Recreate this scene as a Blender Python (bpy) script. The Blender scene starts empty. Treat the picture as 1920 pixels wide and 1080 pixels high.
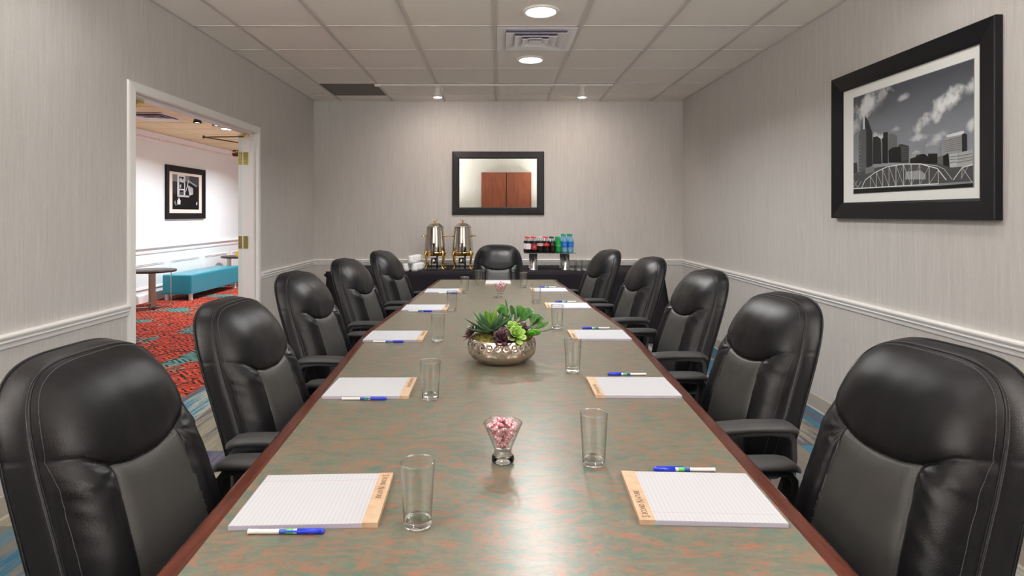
import bpy, bmesh, math, random
import numpy as np
from mathutils import Vector, Matrix, noise
PI = math.pi
R = math.radians
S = bpy.context.scene
COL = S.collection

# ------------------------------------------------------------------ camera, world, exposure
HC = 1.34                       # eye height
cam_d = bpy.data.cameras.new('camera')
cam = bpy.data.objects.new('camera', cam_d)
COL.objects.link(cam)
cam.location = (0, 0, HC)
cam.rotation_euler = (R(90), 0, 0)
cam_d.sensor_width = 36
cam_d.lens = 36 * 1106 / 1920
cam_d.shift_x = (960 - 934) / 1920
cam_d.shift_y = -(540 - 402) / 1920
cam_d.clip_start = 0.02
S.camera = cam

world = bpy.data.worlds.new('world')
S.world = world
world.use_nodes = True
world.node_tree.nodes['Background'].inputs[0].default_value = (0.8, 0.85, 0.9, 1)
world.node_tree.nodes['Background'].inputs[1].default_value = 0.02

S.view_settings.view_transform = 'Standard'
S.view_settings.look = 'None'
S.view_settings.exposure = 0.25
S.view_settings.gamma = 1
S.view_settings.use_curve_mapping = False
S.cycles.use_denoising = True
S.cycles.max_bounces = 14
S.cycles.transmission_bounces = 12
S.cycles.transparent_max_bounces = 24
S.cycles.diffuse_bounces = 6
S.cycles.sample_clamp_indirect = 4

# room measures (metres)
XW = 2.184
YB = 6.985
YR = -0.45
ZC = 2.68
HX = -5.37                      # far wall of the corridor
HZ = 2.60
DY0, DY1, DZ = 3.535, 5.345, 2.072      # doorway
TZ = 0.745                      # table top

def area_lamp(name, loc, size, power, col=(1, 0.98, 0.96), spread=150, rot=(0, 0, 0)):
    l = bpy.data.lights.new(name, 'AREA')
    l.shape = 'DISK'; l.size = size; l.energy = power; l.color = col; l.spread = R(spread)
    o = bpy.data.objects.new(name, l); o.location = loc; o.rotation_euler = rot
    COL.objects.link(o)
    return o

# recessed downlights: two in view, the others added out of frame as extra light
DOWNLIGHTS = [(0.283, 3.907, 1), (0.283, 5.127, 1), (0.283, 2.687, 0), (0.283, 1.467, 0),
              (-1.547, 2.687, 0), (1.503, 2.687, 0), (-1.547, 0.857, 0), (1.503, 0.857, 0)]
ADDED_DL_POWER = 3
for x, y, v in DOWNLIGHTS:
    area_lamp('downlight_lamp', (x, y, ZC - 0.012), 0.19, 23 if v else ADDED_DL_POWER)
SPOTS = [(-0.622, 6.07), (0.864, 6.07)]
for x, y in SPOTS:
    l = bpy.data.lights.new('spot_lamp', 'SPOT'); l.energy = 36; l.spot_size = R(150); l.spot_blend = 0.9
    l.color = (1, 0.86, 0.78); l.shadow_soft_size = 0.04
    o = bpy.data.objects.new('spot_lamp', l); o.location = (x, y - 0.01, ZC - 0.15); o.rotation_euler = (R(38), 0, 0)
    COL.objects.link(o)
# two unseen uplights added behind the camera to bounce light off the ceiling
ADDED_UPLIGHTS = [(-1.93, -0.20), (1.93, -0.20)]
for x, y in ADDED_UPLIGHTS:
    area_lamp('added_uplight_lamp', (x, y, 1.60), 0.24, 125, (1, 0.98, 0.965), 180, (PI, 0, 0))
# corridor lamps: downlights, wall washers, and one added lamp brightening the door edges
for x, y in [(-3.95, 8.7), (-3.9, 10.9), (-3.6, 4.4)]:
    area_lamp('corridor_area_lamp', (x, y, HZ - 0.012), 0.2, 52 if y > 5 else 34, (0.93, 0.97, 1.0))
for x, y in [(-4.2, 8.55), (-4.2, 11.6)]:
    l = bpy.data.lights.new('wall_washer_lamp', 'SPOT'); l.energy = 125; l.spot_size = R(80); l.spot_blend = 0.7
    l.color = (0.95, 0.98, 1.0); l.shadow_soft_size = 0.04
    o = bpy.data.objects.new('wall_washer_lamp', l); o.location = (x, y, HZ - 0.16); o.rotation_euler = (0, R(-38), 0)
    COL.objects.link(o)

# ------------------------------------------------------------------ materials
MATS = {}
def mat(name, color=(0.8, 0.8, 0.8), rough=0.5, metal=0.0, spec=0.5, build=None, emis=None, **kw):
    m = bpy.data.materials.new(name); m.use_nodes = True
    nt = m.node_tree; b = nt.nodes['Principled BSDF']
    b.inputs['Base Color'].default_value = (*color, 1)
    b.inputs['Roughness'].default_value = rough
    b.inputs['Metallic'].default_value = metal
    b.inputs['Specular IOR Level'].default_value = spec
    if emis:
        b.inputs['Emission Color'].default_value = (*emis[0], 1)
        b.inputs['Emission Strength'].default_value = emis[1]
    for k, v in kw.items():
        b.inputs[k.replace('_', ' ')].default_value = v
    if build: build(nt, b)
    m.diffuse_color = (*color, 1)
    MATS[name] = m
    return m
def N(nt, t, **kw):
    n = nt.nodes.new(t)
    for k, v in kw.items():
        if k.startswith('i_'):
            key = k[2:]
            n.inputs[int(key) if key.isdigit() else key.replace('_', ' ')].default_value = v
        else: setattr(n, k, v)
    return n
def L(nt, a, b): nt.links.new(a, b)
def coord(nt, scale=(1, 1, 1), kind='Object', rot=(0, 0, 0), loc=(0, 0, 0)):
    tc = N(nt, 'ShaderNodeTexCoord'); mp = N(nt, 'ShaderNodeMapping')
    mp.inputs['Scale'].default_value = scale; mp.inputs['Rotation'].default_value = rot; mp.inputs['Location'].default_value = loc
    L(nt, tc.outputs[kind], mp.inputs['Vector'])
    return mp.outputs['Vector']
def noise_tex(nt, vec, scale, detail=3, rough=0.5, out='Fac'):
    n = N(nt, 'ShaderNodeTexNoise'); n.inputs['Scale'].default_value = scale
    n.inputs['Detail'].default_value = detail; n.inputs['Roughness'].default_value = rough
    L(nt, vec, n.inputs['Vector']); return n.outputs[out]
def ramp(nt, fac, stops, interp='LINEAR'):
    r = N(nt, 'ShaderNodeValToRGB'); cr = r.color_ramp; cr.interpolation = interp
    while len(cr.elements) < len(stops): cr.elements.new(0.5)
    for e, (p, c) in zip(cr.elements, stops):
        e.position = p; e.color = (*c, 1) if len(c) == 3 else c
    L(nt, fac, r.inputs['Fac']); return r.outputs['Color']
def mix(nt, f, a, b, mode='MIX'):
    m = N(nt, 'ShaderNodeMix', data_type='RGBA', blend_type=mode)
    for v, i in ((f, 0), (a, 6), (b, 7)):
        if hasattr(v, 'is_linked') or hasattr(v, 'links'): L(nt, v, m.inputs[i])
        elif i == 0: m.inputs[0].default_value = v
        else: m.inputs[i].default_value = (*v, 1)
    return m.outputs[2]
def M(nt, op, a, b=0.0, c=None):
    m = N(nt, 'ShaderNodeMath', operation=op)
    for i, v in enumerate((a, b, c)):
        if v is None: continue
        if hasattr(v, 'links'): L(nt, v, m.inputs[i])
        else: m.inputs[i].default_value = v
    return m.outputs[0]
def bump(nt, b, h, strength=0.3, dist=0.002):
    n = N(nt, 'ShaderNodeBump'); n.inputs['Strength'].default_value = strength; n.inputs['Distance'].default_value = dist
    L(nt, h, n.inputs['Height']); L(nt, n.outputs['Normal'], b.inputs['Normal'])
def gray(v): return (v, v, v)

# fabric wallcovering: fine vertical threads
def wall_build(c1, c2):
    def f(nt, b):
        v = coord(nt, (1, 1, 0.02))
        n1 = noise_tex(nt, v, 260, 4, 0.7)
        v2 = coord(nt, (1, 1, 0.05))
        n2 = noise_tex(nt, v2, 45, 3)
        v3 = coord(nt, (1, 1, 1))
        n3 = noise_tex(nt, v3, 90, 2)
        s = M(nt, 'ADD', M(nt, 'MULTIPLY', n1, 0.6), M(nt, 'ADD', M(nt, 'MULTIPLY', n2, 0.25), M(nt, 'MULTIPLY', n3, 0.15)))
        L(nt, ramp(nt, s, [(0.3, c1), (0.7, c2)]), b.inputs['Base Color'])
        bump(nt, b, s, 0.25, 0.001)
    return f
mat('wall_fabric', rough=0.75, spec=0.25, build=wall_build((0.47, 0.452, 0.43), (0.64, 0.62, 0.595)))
mat('corridor_wall_paint', (0.80, 0.855, 0.87), 0.6, spec=0.3)
mat('white_trim', (0.86, 0.85, 0.83), 0.35)
mat('door_paint', (0.74, 0.80, 0.76), 0.35)
mat('vinyl_base', (0.42, 0.38, 0.32), 0.5)
def tile_build(nt, b):
    v = coord(nt)
    n = noise_tex(nt, v, 180, 3, 0.7)
    n2 = noise_tex(nt, v, 1.4, 2)
    L(nt, mix(nt, n2, (0.78, 0.73, 0.67), (0.83, 0.785, 0.73)), b.inputs['Base Color'])
    bump(nt, b, n, 0.3, 0.002)
mat('ceiling_tile', rough=0.9, spec=0.1, build=tile_build)
mat('ceiling_grid', (0.55, 0.51, 0.48), 0.5)
mat('corridor_ceiling_tile', (0.82, 0.72, 0.46), 0.9)  # warm lamplight on the ceiling is put into this cream-tan colour
mat('grille_dark', (0.16, 0.135, 0.12), 0.8)
mat('diffuser_metal', (0.78, 0.76, 0.77), 0.35)
mat('dark_void', (0.30, 0.28, 0.40), 0.9)
mat('lamp_glow', (1, 1, 1), 0.5, emis=((1, 0.98, 0.95), 6))
mat('spot_glow', (1, 1, 1), 0.5, emis=((1, 0.85, 0.78), 12))
mat('white_enamel', (0.75, 0.72, 0.68), 0.35)

# room carpet: planks of running streaks
def carpet_build(nt, b):
    tc = N(nt, 'ShaderNodeTexCoord'); sp = N(nt, 'ShaderNodeSeparateXYZ'); L(nt, tc.outputs['Object'], sp.inputs[0])
    x, y = sp.outputs[0], sp.outputs[1]
    ix = M(nt, 'FLOOR', M(nt, 'DIVIDE', x, 0.25))
    wo = N(nt, 'ShaderNodeTexWhiteNoise', noise_dimensions='1D'); L(nt, ix, wo.inputs['W'])
    iy = M(nt, 'FLOOR', M(nt, 'DIVIDE', M(nt, 'ADD', y, wo.outputs['Value']), 1.0))
    cb = N(nt, 'ShaderNodeCombineXYZ'); L(nt, ix, cb.inputs[0]); L(nt, iy, cb.inputs[1])
    wc = N(nt, 'ShaderNodeTexWhiteNoise', noise_dimensions='2D'); L(nt, cb.outputs[0], wc.inputs['Vector'])
    pal = [(0.0, (0.035, 0.16, 0.26)), (0.2, (0.055, 0.065, 0.17)), (0.34, (0.17, 0.15, 0.13)), (0.5, (0.34, 0.31, 0.22)),
           (0.62, (0.05, 0.20, 0.30)), (0.76, (0.22, 0.19, 0.16)), (0.9, (0.10, 0.10, 0.20))]
    base = ramp(nt, wc.outputs['Value'], pal, 'CONSTANT')
    w2 = N(nt, 'ShaderNodeTexWhiteNoise', noise_dimensions='3D')
    cb2 = N(nt, 'ShaderNodeCombineXYZ'); L(nt, ix, cb2.inputs[0]); L(nt, iy, cb2.inputs[1]); cb2.inputs[2].default_value = 7.3
    L(nt, cb2.outputs[0], w2.inputs['Vector'])
    second = ramp(nt, w2.outputs['Value'], [(0, (0.22, 0.20, 0.17)), (0.3, (0.45, 0.43, 0.33)), (0.55, (0.07, 0.22, 0.30)), (0.8, (0.12, 0.11, 0.14))], 'CONSTANT')
    v = coord(nt, (1, 0.045, 1)); n = noise_tex(nt, v, 55, 4, 0.75)
    vb = coord(nt, (1, 0.12, 1), loc=(3, 1, 0)); nb = noise_tex(nt, vb, 9, 3, 0.6)
    f = ramp(nt, M(nt, 'ADD', M(nt, 'MULTIPLY', n, 0.55), M(nt, 'MULTIPLY', nb, 0.45)), [(0.46, gray(0)), (0.56, gray(1))])
    c = mix(nt, f, base, second)
    n3 = noise_tex(nt, coord(nt), 500, 2)
    c = mix(nt, 0.35, c, ramp(nt, n3, [(0.3, gray(0.25)), (0.75, gray(1))]), 'MULTIPLY')
    L(nt, c, b.inputs['Base Color']); bump(nt, b, n3, 0.5, 0.004)
mat('plank_carpet', rough=0.95, spec=0.1, build=carpet_build)

def hall_carpet_build(nt, b):
    v = coord(nt, (1, 1, 1))
    vor = N(nt, 'ShaderNodeTexVoronoi', distance='MANHATTAN'); vor.inputs['Scale'].default_value = 2.8; vor.inputs['Randomness'].default_value = 0.42
    sc = N(nt, 'ShaderNodeMapping'); sc.inputs['Scale'].default_value = (1.0, 1.7, 1); sc.inputs['Rotation'].default_value = (0, 0, 0.25)
    L(nt, v, sc.inputs['Vector']); L(nt, sc.outputs[0], vor.inputs['Vector'])
    dd = M(nt, 'ADD', vor.outputs['Distance'], M(nt, 'MULTIPLY', noise_tex(nt, v, 9, 2), 0.10))
    rings = M(nt, 'ADD', M(nt, 'MULTIPLY', M(nt, 'SINE', M(nt, 'MULTIPLY', dd, 30)), 0.5), 0.5)
    blk = ramp(nt, rings, [(0.60, gray(0)), (0.68, gray(1))])
    ed = N(nt, 'ShaderNodeTexVoronoi', distance='MANHATTAN', feature='F2'); ed.inputs['Scale'].default_value = 2.8; ed.inputs['Randomness'].default_value = 0.42
    L(nt, sc.outputs[0], ed.inputs['Vector'])
    tanl = ramp(nt, M(nt, 'SUBTRACT', ed.outputs['Distance'], vor.outputs['Distance']), [(0.0, gray(1)), (0.06, gray(1)), (0.09, gray(0))])
    big = noise_tex(nt, v, 1.5, 2)
    body = mix(nt, ramp(nt, big, [(0.59, gray(0)), (0.62, gray(1))]), (0.55, 0.055, 0.025), (0.10, 0.28, 0.26))
    big2 = noise_tex(nt, coord(nt, loc=(4, 2, 0)), 2.1, 2)
    body = mix(nt, ramp(nt, big2, [(0.60, gray(0)), (0.64, gray(1))]), body, (0.30, 0.12, 0.08))
    fine = noise_tex(nt, coord(nt), 22, 3)
    lines = mix(nt, ramp(nt, fine, [(0.38, gray(0)), (0.44, gray(1))]), (0.30, 0.25, 0.19), (0.02, 0.014, 0.016))
    c = mix(nt, blk, body, lines)
    c = mix(nt, M(nt, 'MULTIPLY', tanl, 0.8), c, (0.025, 0.018, 0.018))
    L(nt, c, b.inputs['Base Color'])
mat('patterned_carpet', rough=0.95, spec=0.1, build=hall_carpet_build)

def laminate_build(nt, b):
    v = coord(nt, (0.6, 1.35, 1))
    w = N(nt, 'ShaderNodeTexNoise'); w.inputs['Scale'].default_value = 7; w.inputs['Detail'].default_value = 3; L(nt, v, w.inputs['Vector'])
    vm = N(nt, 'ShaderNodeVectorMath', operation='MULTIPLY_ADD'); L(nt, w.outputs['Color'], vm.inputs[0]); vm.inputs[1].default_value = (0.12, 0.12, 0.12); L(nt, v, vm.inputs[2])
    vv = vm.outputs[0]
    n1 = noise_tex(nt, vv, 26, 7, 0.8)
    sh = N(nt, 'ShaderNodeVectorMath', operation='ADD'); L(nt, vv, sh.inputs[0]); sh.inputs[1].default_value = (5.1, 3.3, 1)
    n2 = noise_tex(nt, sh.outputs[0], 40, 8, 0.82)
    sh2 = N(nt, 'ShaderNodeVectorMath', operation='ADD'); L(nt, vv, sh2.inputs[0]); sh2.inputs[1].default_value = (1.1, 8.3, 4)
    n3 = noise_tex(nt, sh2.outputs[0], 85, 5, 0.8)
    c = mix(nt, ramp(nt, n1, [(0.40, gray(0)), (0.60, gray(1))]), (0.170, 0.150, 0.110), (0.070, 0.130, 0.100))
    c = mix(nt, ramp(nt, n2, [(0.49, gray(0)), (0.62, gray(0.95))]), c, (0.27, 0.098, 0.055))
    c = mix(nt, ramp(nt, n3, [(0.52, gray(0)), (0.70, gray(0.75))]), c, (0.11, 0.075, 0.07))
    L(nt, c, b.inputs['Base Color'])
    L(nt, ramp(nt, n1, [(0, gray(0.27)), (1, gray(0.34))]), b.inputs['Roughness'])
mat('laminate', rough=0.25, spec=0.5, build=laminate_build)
def wood_build(c1, c2, sc=(30, 1.5, 30)):
    def f(nt, b):
        n = noise_tex(nt, coord(nt, sc), 2.2, 5, 0.6)
        L(nt, ramp(nt, n, [(0.3, c1), (0.7, c2)]), b.inputs['Base Color'])
    return f
mat('cherry_wood', rough=0.22, build=wood_build((0.042, 0.010, 0.006), (0.105, 0.026, 0.014)))
mat('cabinet_wood', rough=0.4, build=wood_build((0.17, 0.045, 0.022), (0.27, 0.08, 0.04), (12, 12, 1.2)))
mat('dark_table_wood', (0.035, 0.022, 0.018), 0.35)
mat('seam_groove', (0.01, 0.003, 0.002), 0.6)

def leather_build(amt, ramped):
    def f(nt, b):
        v = coord(nt)
        vo = N(nt, 'ShaderNodeTexVoronoi'); vo.inputs['Scale'].default_value = 620; L(nt, v, vo.inputs['Vector'])
        n = noise_tex(nt, v, 330, 3)
        h = M(nt, 'ADD', vo.outputs['Distance'], n)
        bump(nt, b, h, amt, 0.0012)
        n2 = noise_tex(nt, v, 5, 3)
        L(nt, ramp(nt, n2, ramped), b.inputs['Roughness'])
    return f
mat('black_leather', (0.006, 0.006, 0.007), 0.4, spec=0.23, build=leather_build(0.2, [(0.2, gray(0.28)), (0.8, gray(0.36))]))
mat('matte_leather', (0.034, 0.034, 0.033), 0.5, spec=0.5, build=leather_build(0.3, [(0.2, gray(0.42)), (0.8, gray(0.52))]))
mat('stitching', (0.10, 0.10, 0.11), 0.4)
mat('black_plastic', (0.018, 0.018, 0.019), 0.42)
mat('arm_pad', (0.030, 0.030, 0.031), 0.5)
mat('black_cloth', (0.012, 0.010, 0.014), 0.85, spec=0.2, build=lambda nt, b: bump(nt, b, noise_tex(nt, coord(nt), 300, 2), 0.2, 0.001))
mat('steel', (0.62, 0.58, 0.52), 0.16, 1.0)
mat('chrome', (0.75, 0.75, 0.75), 0.12, 1.0)
mat('brushed_metal', (0.45, 0.40, 0.35), 0.3, 1.0)
mat('gold', (0.80, 0.52, 0.16), 0.16, 1.0)
mat('brass', (0.80, 0.76, 0.25), 0.38, 1.0)
mat('bronze', (0.20, 0.13, 0.06), 0.4, 1.0)
mat('bowl_metal', (0.66, 0.58, 0.50), 0.13, 1.0)
mat('frame_black', (0.006, 0.006, 0.008), 0.36, spec=0.2)
def mirror_frame_build(nt, b):
    br = N(nt, 'ShaderNodeTexBrick'); br.offset = 0; br.inputs['Scale'].default_value = 1
    br.inputs['Brick Width'].default_value = 0.0185; br.inputs['Row Height'].default_value = 0.0185; br.inputs['Mortar Size'].default_value = 0.0012
    br.inputs['Color1'].default_value = (0.012, 0.012, 0.014, 1); br.inputs['Color2'].default_value = (0.012, 0.012, 0.014, 1)
    br.inputs['Mortar'].default_value = (0.05, 0.05, 0.055, 1)
    L(nt, coord(nt), br.inputs['Vector']); L(nt, br.outputs['Color'], b.inputs['Base Color'])
    bump(nt, b, br.outputs['Fac'], 0.6, -0.003)
mat('studded_black', rough=0.42, spec=0.25, build=mirror_frame_build)
mat('mirror_glass', (0.80, 0.83, 0.80), 0.01, 1.0)
mat('mat_board', (0.90, 0.90, 0.89), 0.8)
mat('mat_board_cream', (0.78, 0.70, 0.62), 0.8)
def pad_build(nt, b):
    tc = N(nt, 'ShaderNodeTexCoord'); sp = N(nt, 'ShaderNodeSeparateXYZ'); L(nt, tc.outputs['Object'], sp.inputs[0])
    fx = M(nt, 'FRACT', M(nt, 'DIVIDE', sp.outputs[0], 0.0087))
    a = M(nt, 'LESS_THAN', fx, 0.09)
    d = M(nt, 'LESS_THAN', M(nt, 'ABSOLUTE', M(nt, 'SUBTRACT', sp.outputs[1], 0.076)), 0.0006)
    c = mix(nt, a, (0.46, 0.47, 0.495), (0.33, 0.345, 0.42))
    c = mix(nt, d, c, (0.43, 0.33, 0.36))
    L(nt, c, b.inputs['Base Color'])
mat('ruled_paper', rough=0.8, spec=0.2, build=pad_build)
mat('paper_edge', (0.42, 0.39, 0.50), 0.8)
mat('paper_board', (0.35, 0.30, 0.27), 0.8)
mat('binding_tan', rough=0.6, build=lambda nt, b: L(nt, ramp(nt, noise_tex(nt, coord(nt), 40, 4), [(0.3, (0.44, 0.29, 0.18)), (0.7, (0.54, 0.40, 0.27))]), b.inputs['Base Color']))
mat('ink_brown', (0.06, 0.03, 0.01), 0.5)
mat('pen_white', (0.75, 0.73, 0.72), 0.3)
mat('pen_blue', (0.012, 0.035, 0.50), 0.28)
mat('pen_band_blue', (0.02, 0.07, 0.33), 0.4)
mat('pen_band_green', (0.08, 0.50, 0.08), 0.4)
mat('porcelain', (0.84, 0.86, 0.86), 0.15)
mat('teal_vinyl', (0.015, 0.25, 0.34), 0.25)
mat('yellow_card', (0.80, 0.45, 0.02), 0.5)
mat('picture_glass_black', (0.01, 0.01, 0.01), 0.1)
mat('moss', rough=0.9, build=lambda nt, b: (L(nt, ramp(nt, noise_tex(nt, coord(nt), 55, 5, 0.7), [(0.3, (0.02, 0.03, 0.006)), (0.5, (0.11, 0.10, 0.012)), (0.70, (0.36, 0.25, 0.035))]), b.inputs['Base Color']), bump(nt, b, noise_tex(nt, coord(nt), 130, 4), 0.8, 0.01)))
def leafmat(name, c1, c2, rough=0.4, sc=25):
    mat(name, c1, rough, build=lambda nt, b: L(nt, ramp(nt, noise_tex(nt, coord(nt), sc, 2), [(0.35, c1), (0.65, c2)]), b.inputs['Base Color']))
leafmat('agave_green', (0.045, 0.13, 0.05), (0.14, 0.26, 0.13), 0.35)
leafmat('agave_centre', (0.10, 0.25, 0.03), (0.28, 0.45, 0.06), 0.35)
leafmat('purple_leaf', (0.035, 0.015, 0.022), (0.13, 0.055, 0.075), 0.4)
leafmat('lime_leaf', (0.22, 0.42, 0.05), (0.42, 0.62, 0.16), 0.45)
leafmat('round_leaf', (0.03, 0.12, 0.02), (0.10, 0.26, 0.05), 0.35)
leafmat('bright_round_leaf', (0.06, 0.30, 0.01), (0.12, 0.42, 0.02), 0.3)
leafmat('blush_leaf', (0.16, 0.06, 0.06), (0.10, 0.20, 0.05), 0.4)

# clear glass: a thin wall (clear plus surface reflection) and solid glass for thick bases
def thin_glass(name, tint=(0.985, 0.99, 0.985), edge=(0.22, 0.23, 0.22), power=6.0, rough=0.03, refl=1.0):
    m = bpy.data.materials.new(name); m.use_nodes = True; nt = m.node_tree; nt.nodes.clear()
    out = N(nt, 'ShaderNodeOutputMaterial'); tr = N(nt, 'ShaderNodeBsdfTransparent'); gl = N(nt, 'ShaderNodeBsdfGlossy')
    gl.inputs['Roughness'].default_value = rough
    lw = N(nt, 'ShaderNodeLayerWeight'); lw.inputs['Blend'].default_value = 0.5
    f = M(nt, 'POWER', lw.outputs['Facing'], power)
    L(nt, mix(nt, f, tint, edge), tr.inputs['Color'])
    fr = N(nt, 'ShaderNodeFresnel'); fr.inputs['IOR'].default_value = 1.45
    g = N(nt, 'ShaderNodeNewGeometry')
    ffac = M(nt, 'MULTIPLY', M(nt, 'MINIMUM', M(nt, 'ADD', M(nt, 'MULTIPLY', M(nt, 'POWER', lw.outputs['Facing'], 5.0), 0.9), 0.07), 1.0), refl)
    ms = N(nt, 'ShaderNodeMixShader'); L(nt, ffac, ms.inputs[0]); L(nt, tr.outputs[0], ms.inputs[1]); L(nt, gl.outputs[0], ms.inputs[2])
    L(nt, ms.outputs[0], out.inputs[0]); MATS[name] = m; return m
thin_glass('thin_glass')
thin_glass('picture_glass', rough=0.30, refl=0.12)
thin_glass('bottle_clear', (0.86, 0.92, 0.95), (0.25, 0.33, 0.38))
thin_glass('wrapper_clear', (0.99, 0.96, 0.98), (0.75, 0.65, 0.8), 3.0)
def solid_glass(name, col=(0.95, 0.97, 0.95)):
    mat(name, col, 0.0, spec=0.5, Transmission_Weight=1.0, IOR=1.45)
solid_glass('solid_glass')
mat('shelf_glass', (0.35, 0.45, 0.42), 0.03, Transmission_Weight=0.9, IOR=1.3)
mat('cola', (0.010, 0.004, 0.003), 0.06)
mat('green_bottle', (0.01, 0.30, 0.05), 0.08, Transmission_Weight=0.3)
mat('water_blue', (0.25, 0.55, 0.75), 0.08, Transmission_Weight=0.55)
mat('cap_red', (0.60, 0.02, 0.02), 0.4)
mat('cap_silver', (0.45, 0.45, 0.43), 0.4)
mat('cap_black', (0.015, 0.015, 0.015), 0.4)
mat('cap_green', (0.0, 0.22, 0.11), 0.4)
mat('label_white', (0.75, 0.73, 0.75), 0.5)
mat('label_red', (0.65, 0.01, 0.02), 0.45)
mat('label_maroon', (0.33, 0.01, 0.03), 0.45)
mat('label_silver', (0.50, 0.48, 0.47), 0.4)
mat('label_black', (0.01, 0.01, 0.012), 0.4)
mat('label_blue', (0.01, 0.13, 0.48), 0.4)
mat('label_green', (0.01, 0.28, 0.06), 0.4)
def mint_build(nt, b):
    tc = N(nt, 'ShaderNodeTexCoord'); sp = N(nt, 'ShaderNodeSeparateXYZ'); L(nt, tc.outputs['Object'], sp.inputs[0])
    a = M(nt, 'ARCTAN2', sp.outputs[1], sp.outputs[0])
    r = M(nt, 'SQRT', M(nt, 'ADD', M(nt, 'MULTIPLY', sp.outputs[0], sp.outputs[0]), M(nt, 'MULTIPLY', sp.outputs[1], sp.outputs[1])))
    s = M(nt, 'SINE', M(nt, 'ADD', M(nt, 'MULTIPLY', a, 7.0), M(nt, 'MULTIPLY', r, 150.0)))
    L(nt, mix(nt, M(nt, 'GREATER_THAN', s, 0.1), (0.88, 0.80, 0.80), (0.85, 0.22, 0.26)), b.inputs['Base Color'])
mat('mint', rough=0.25, build=mint_build)

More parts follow.
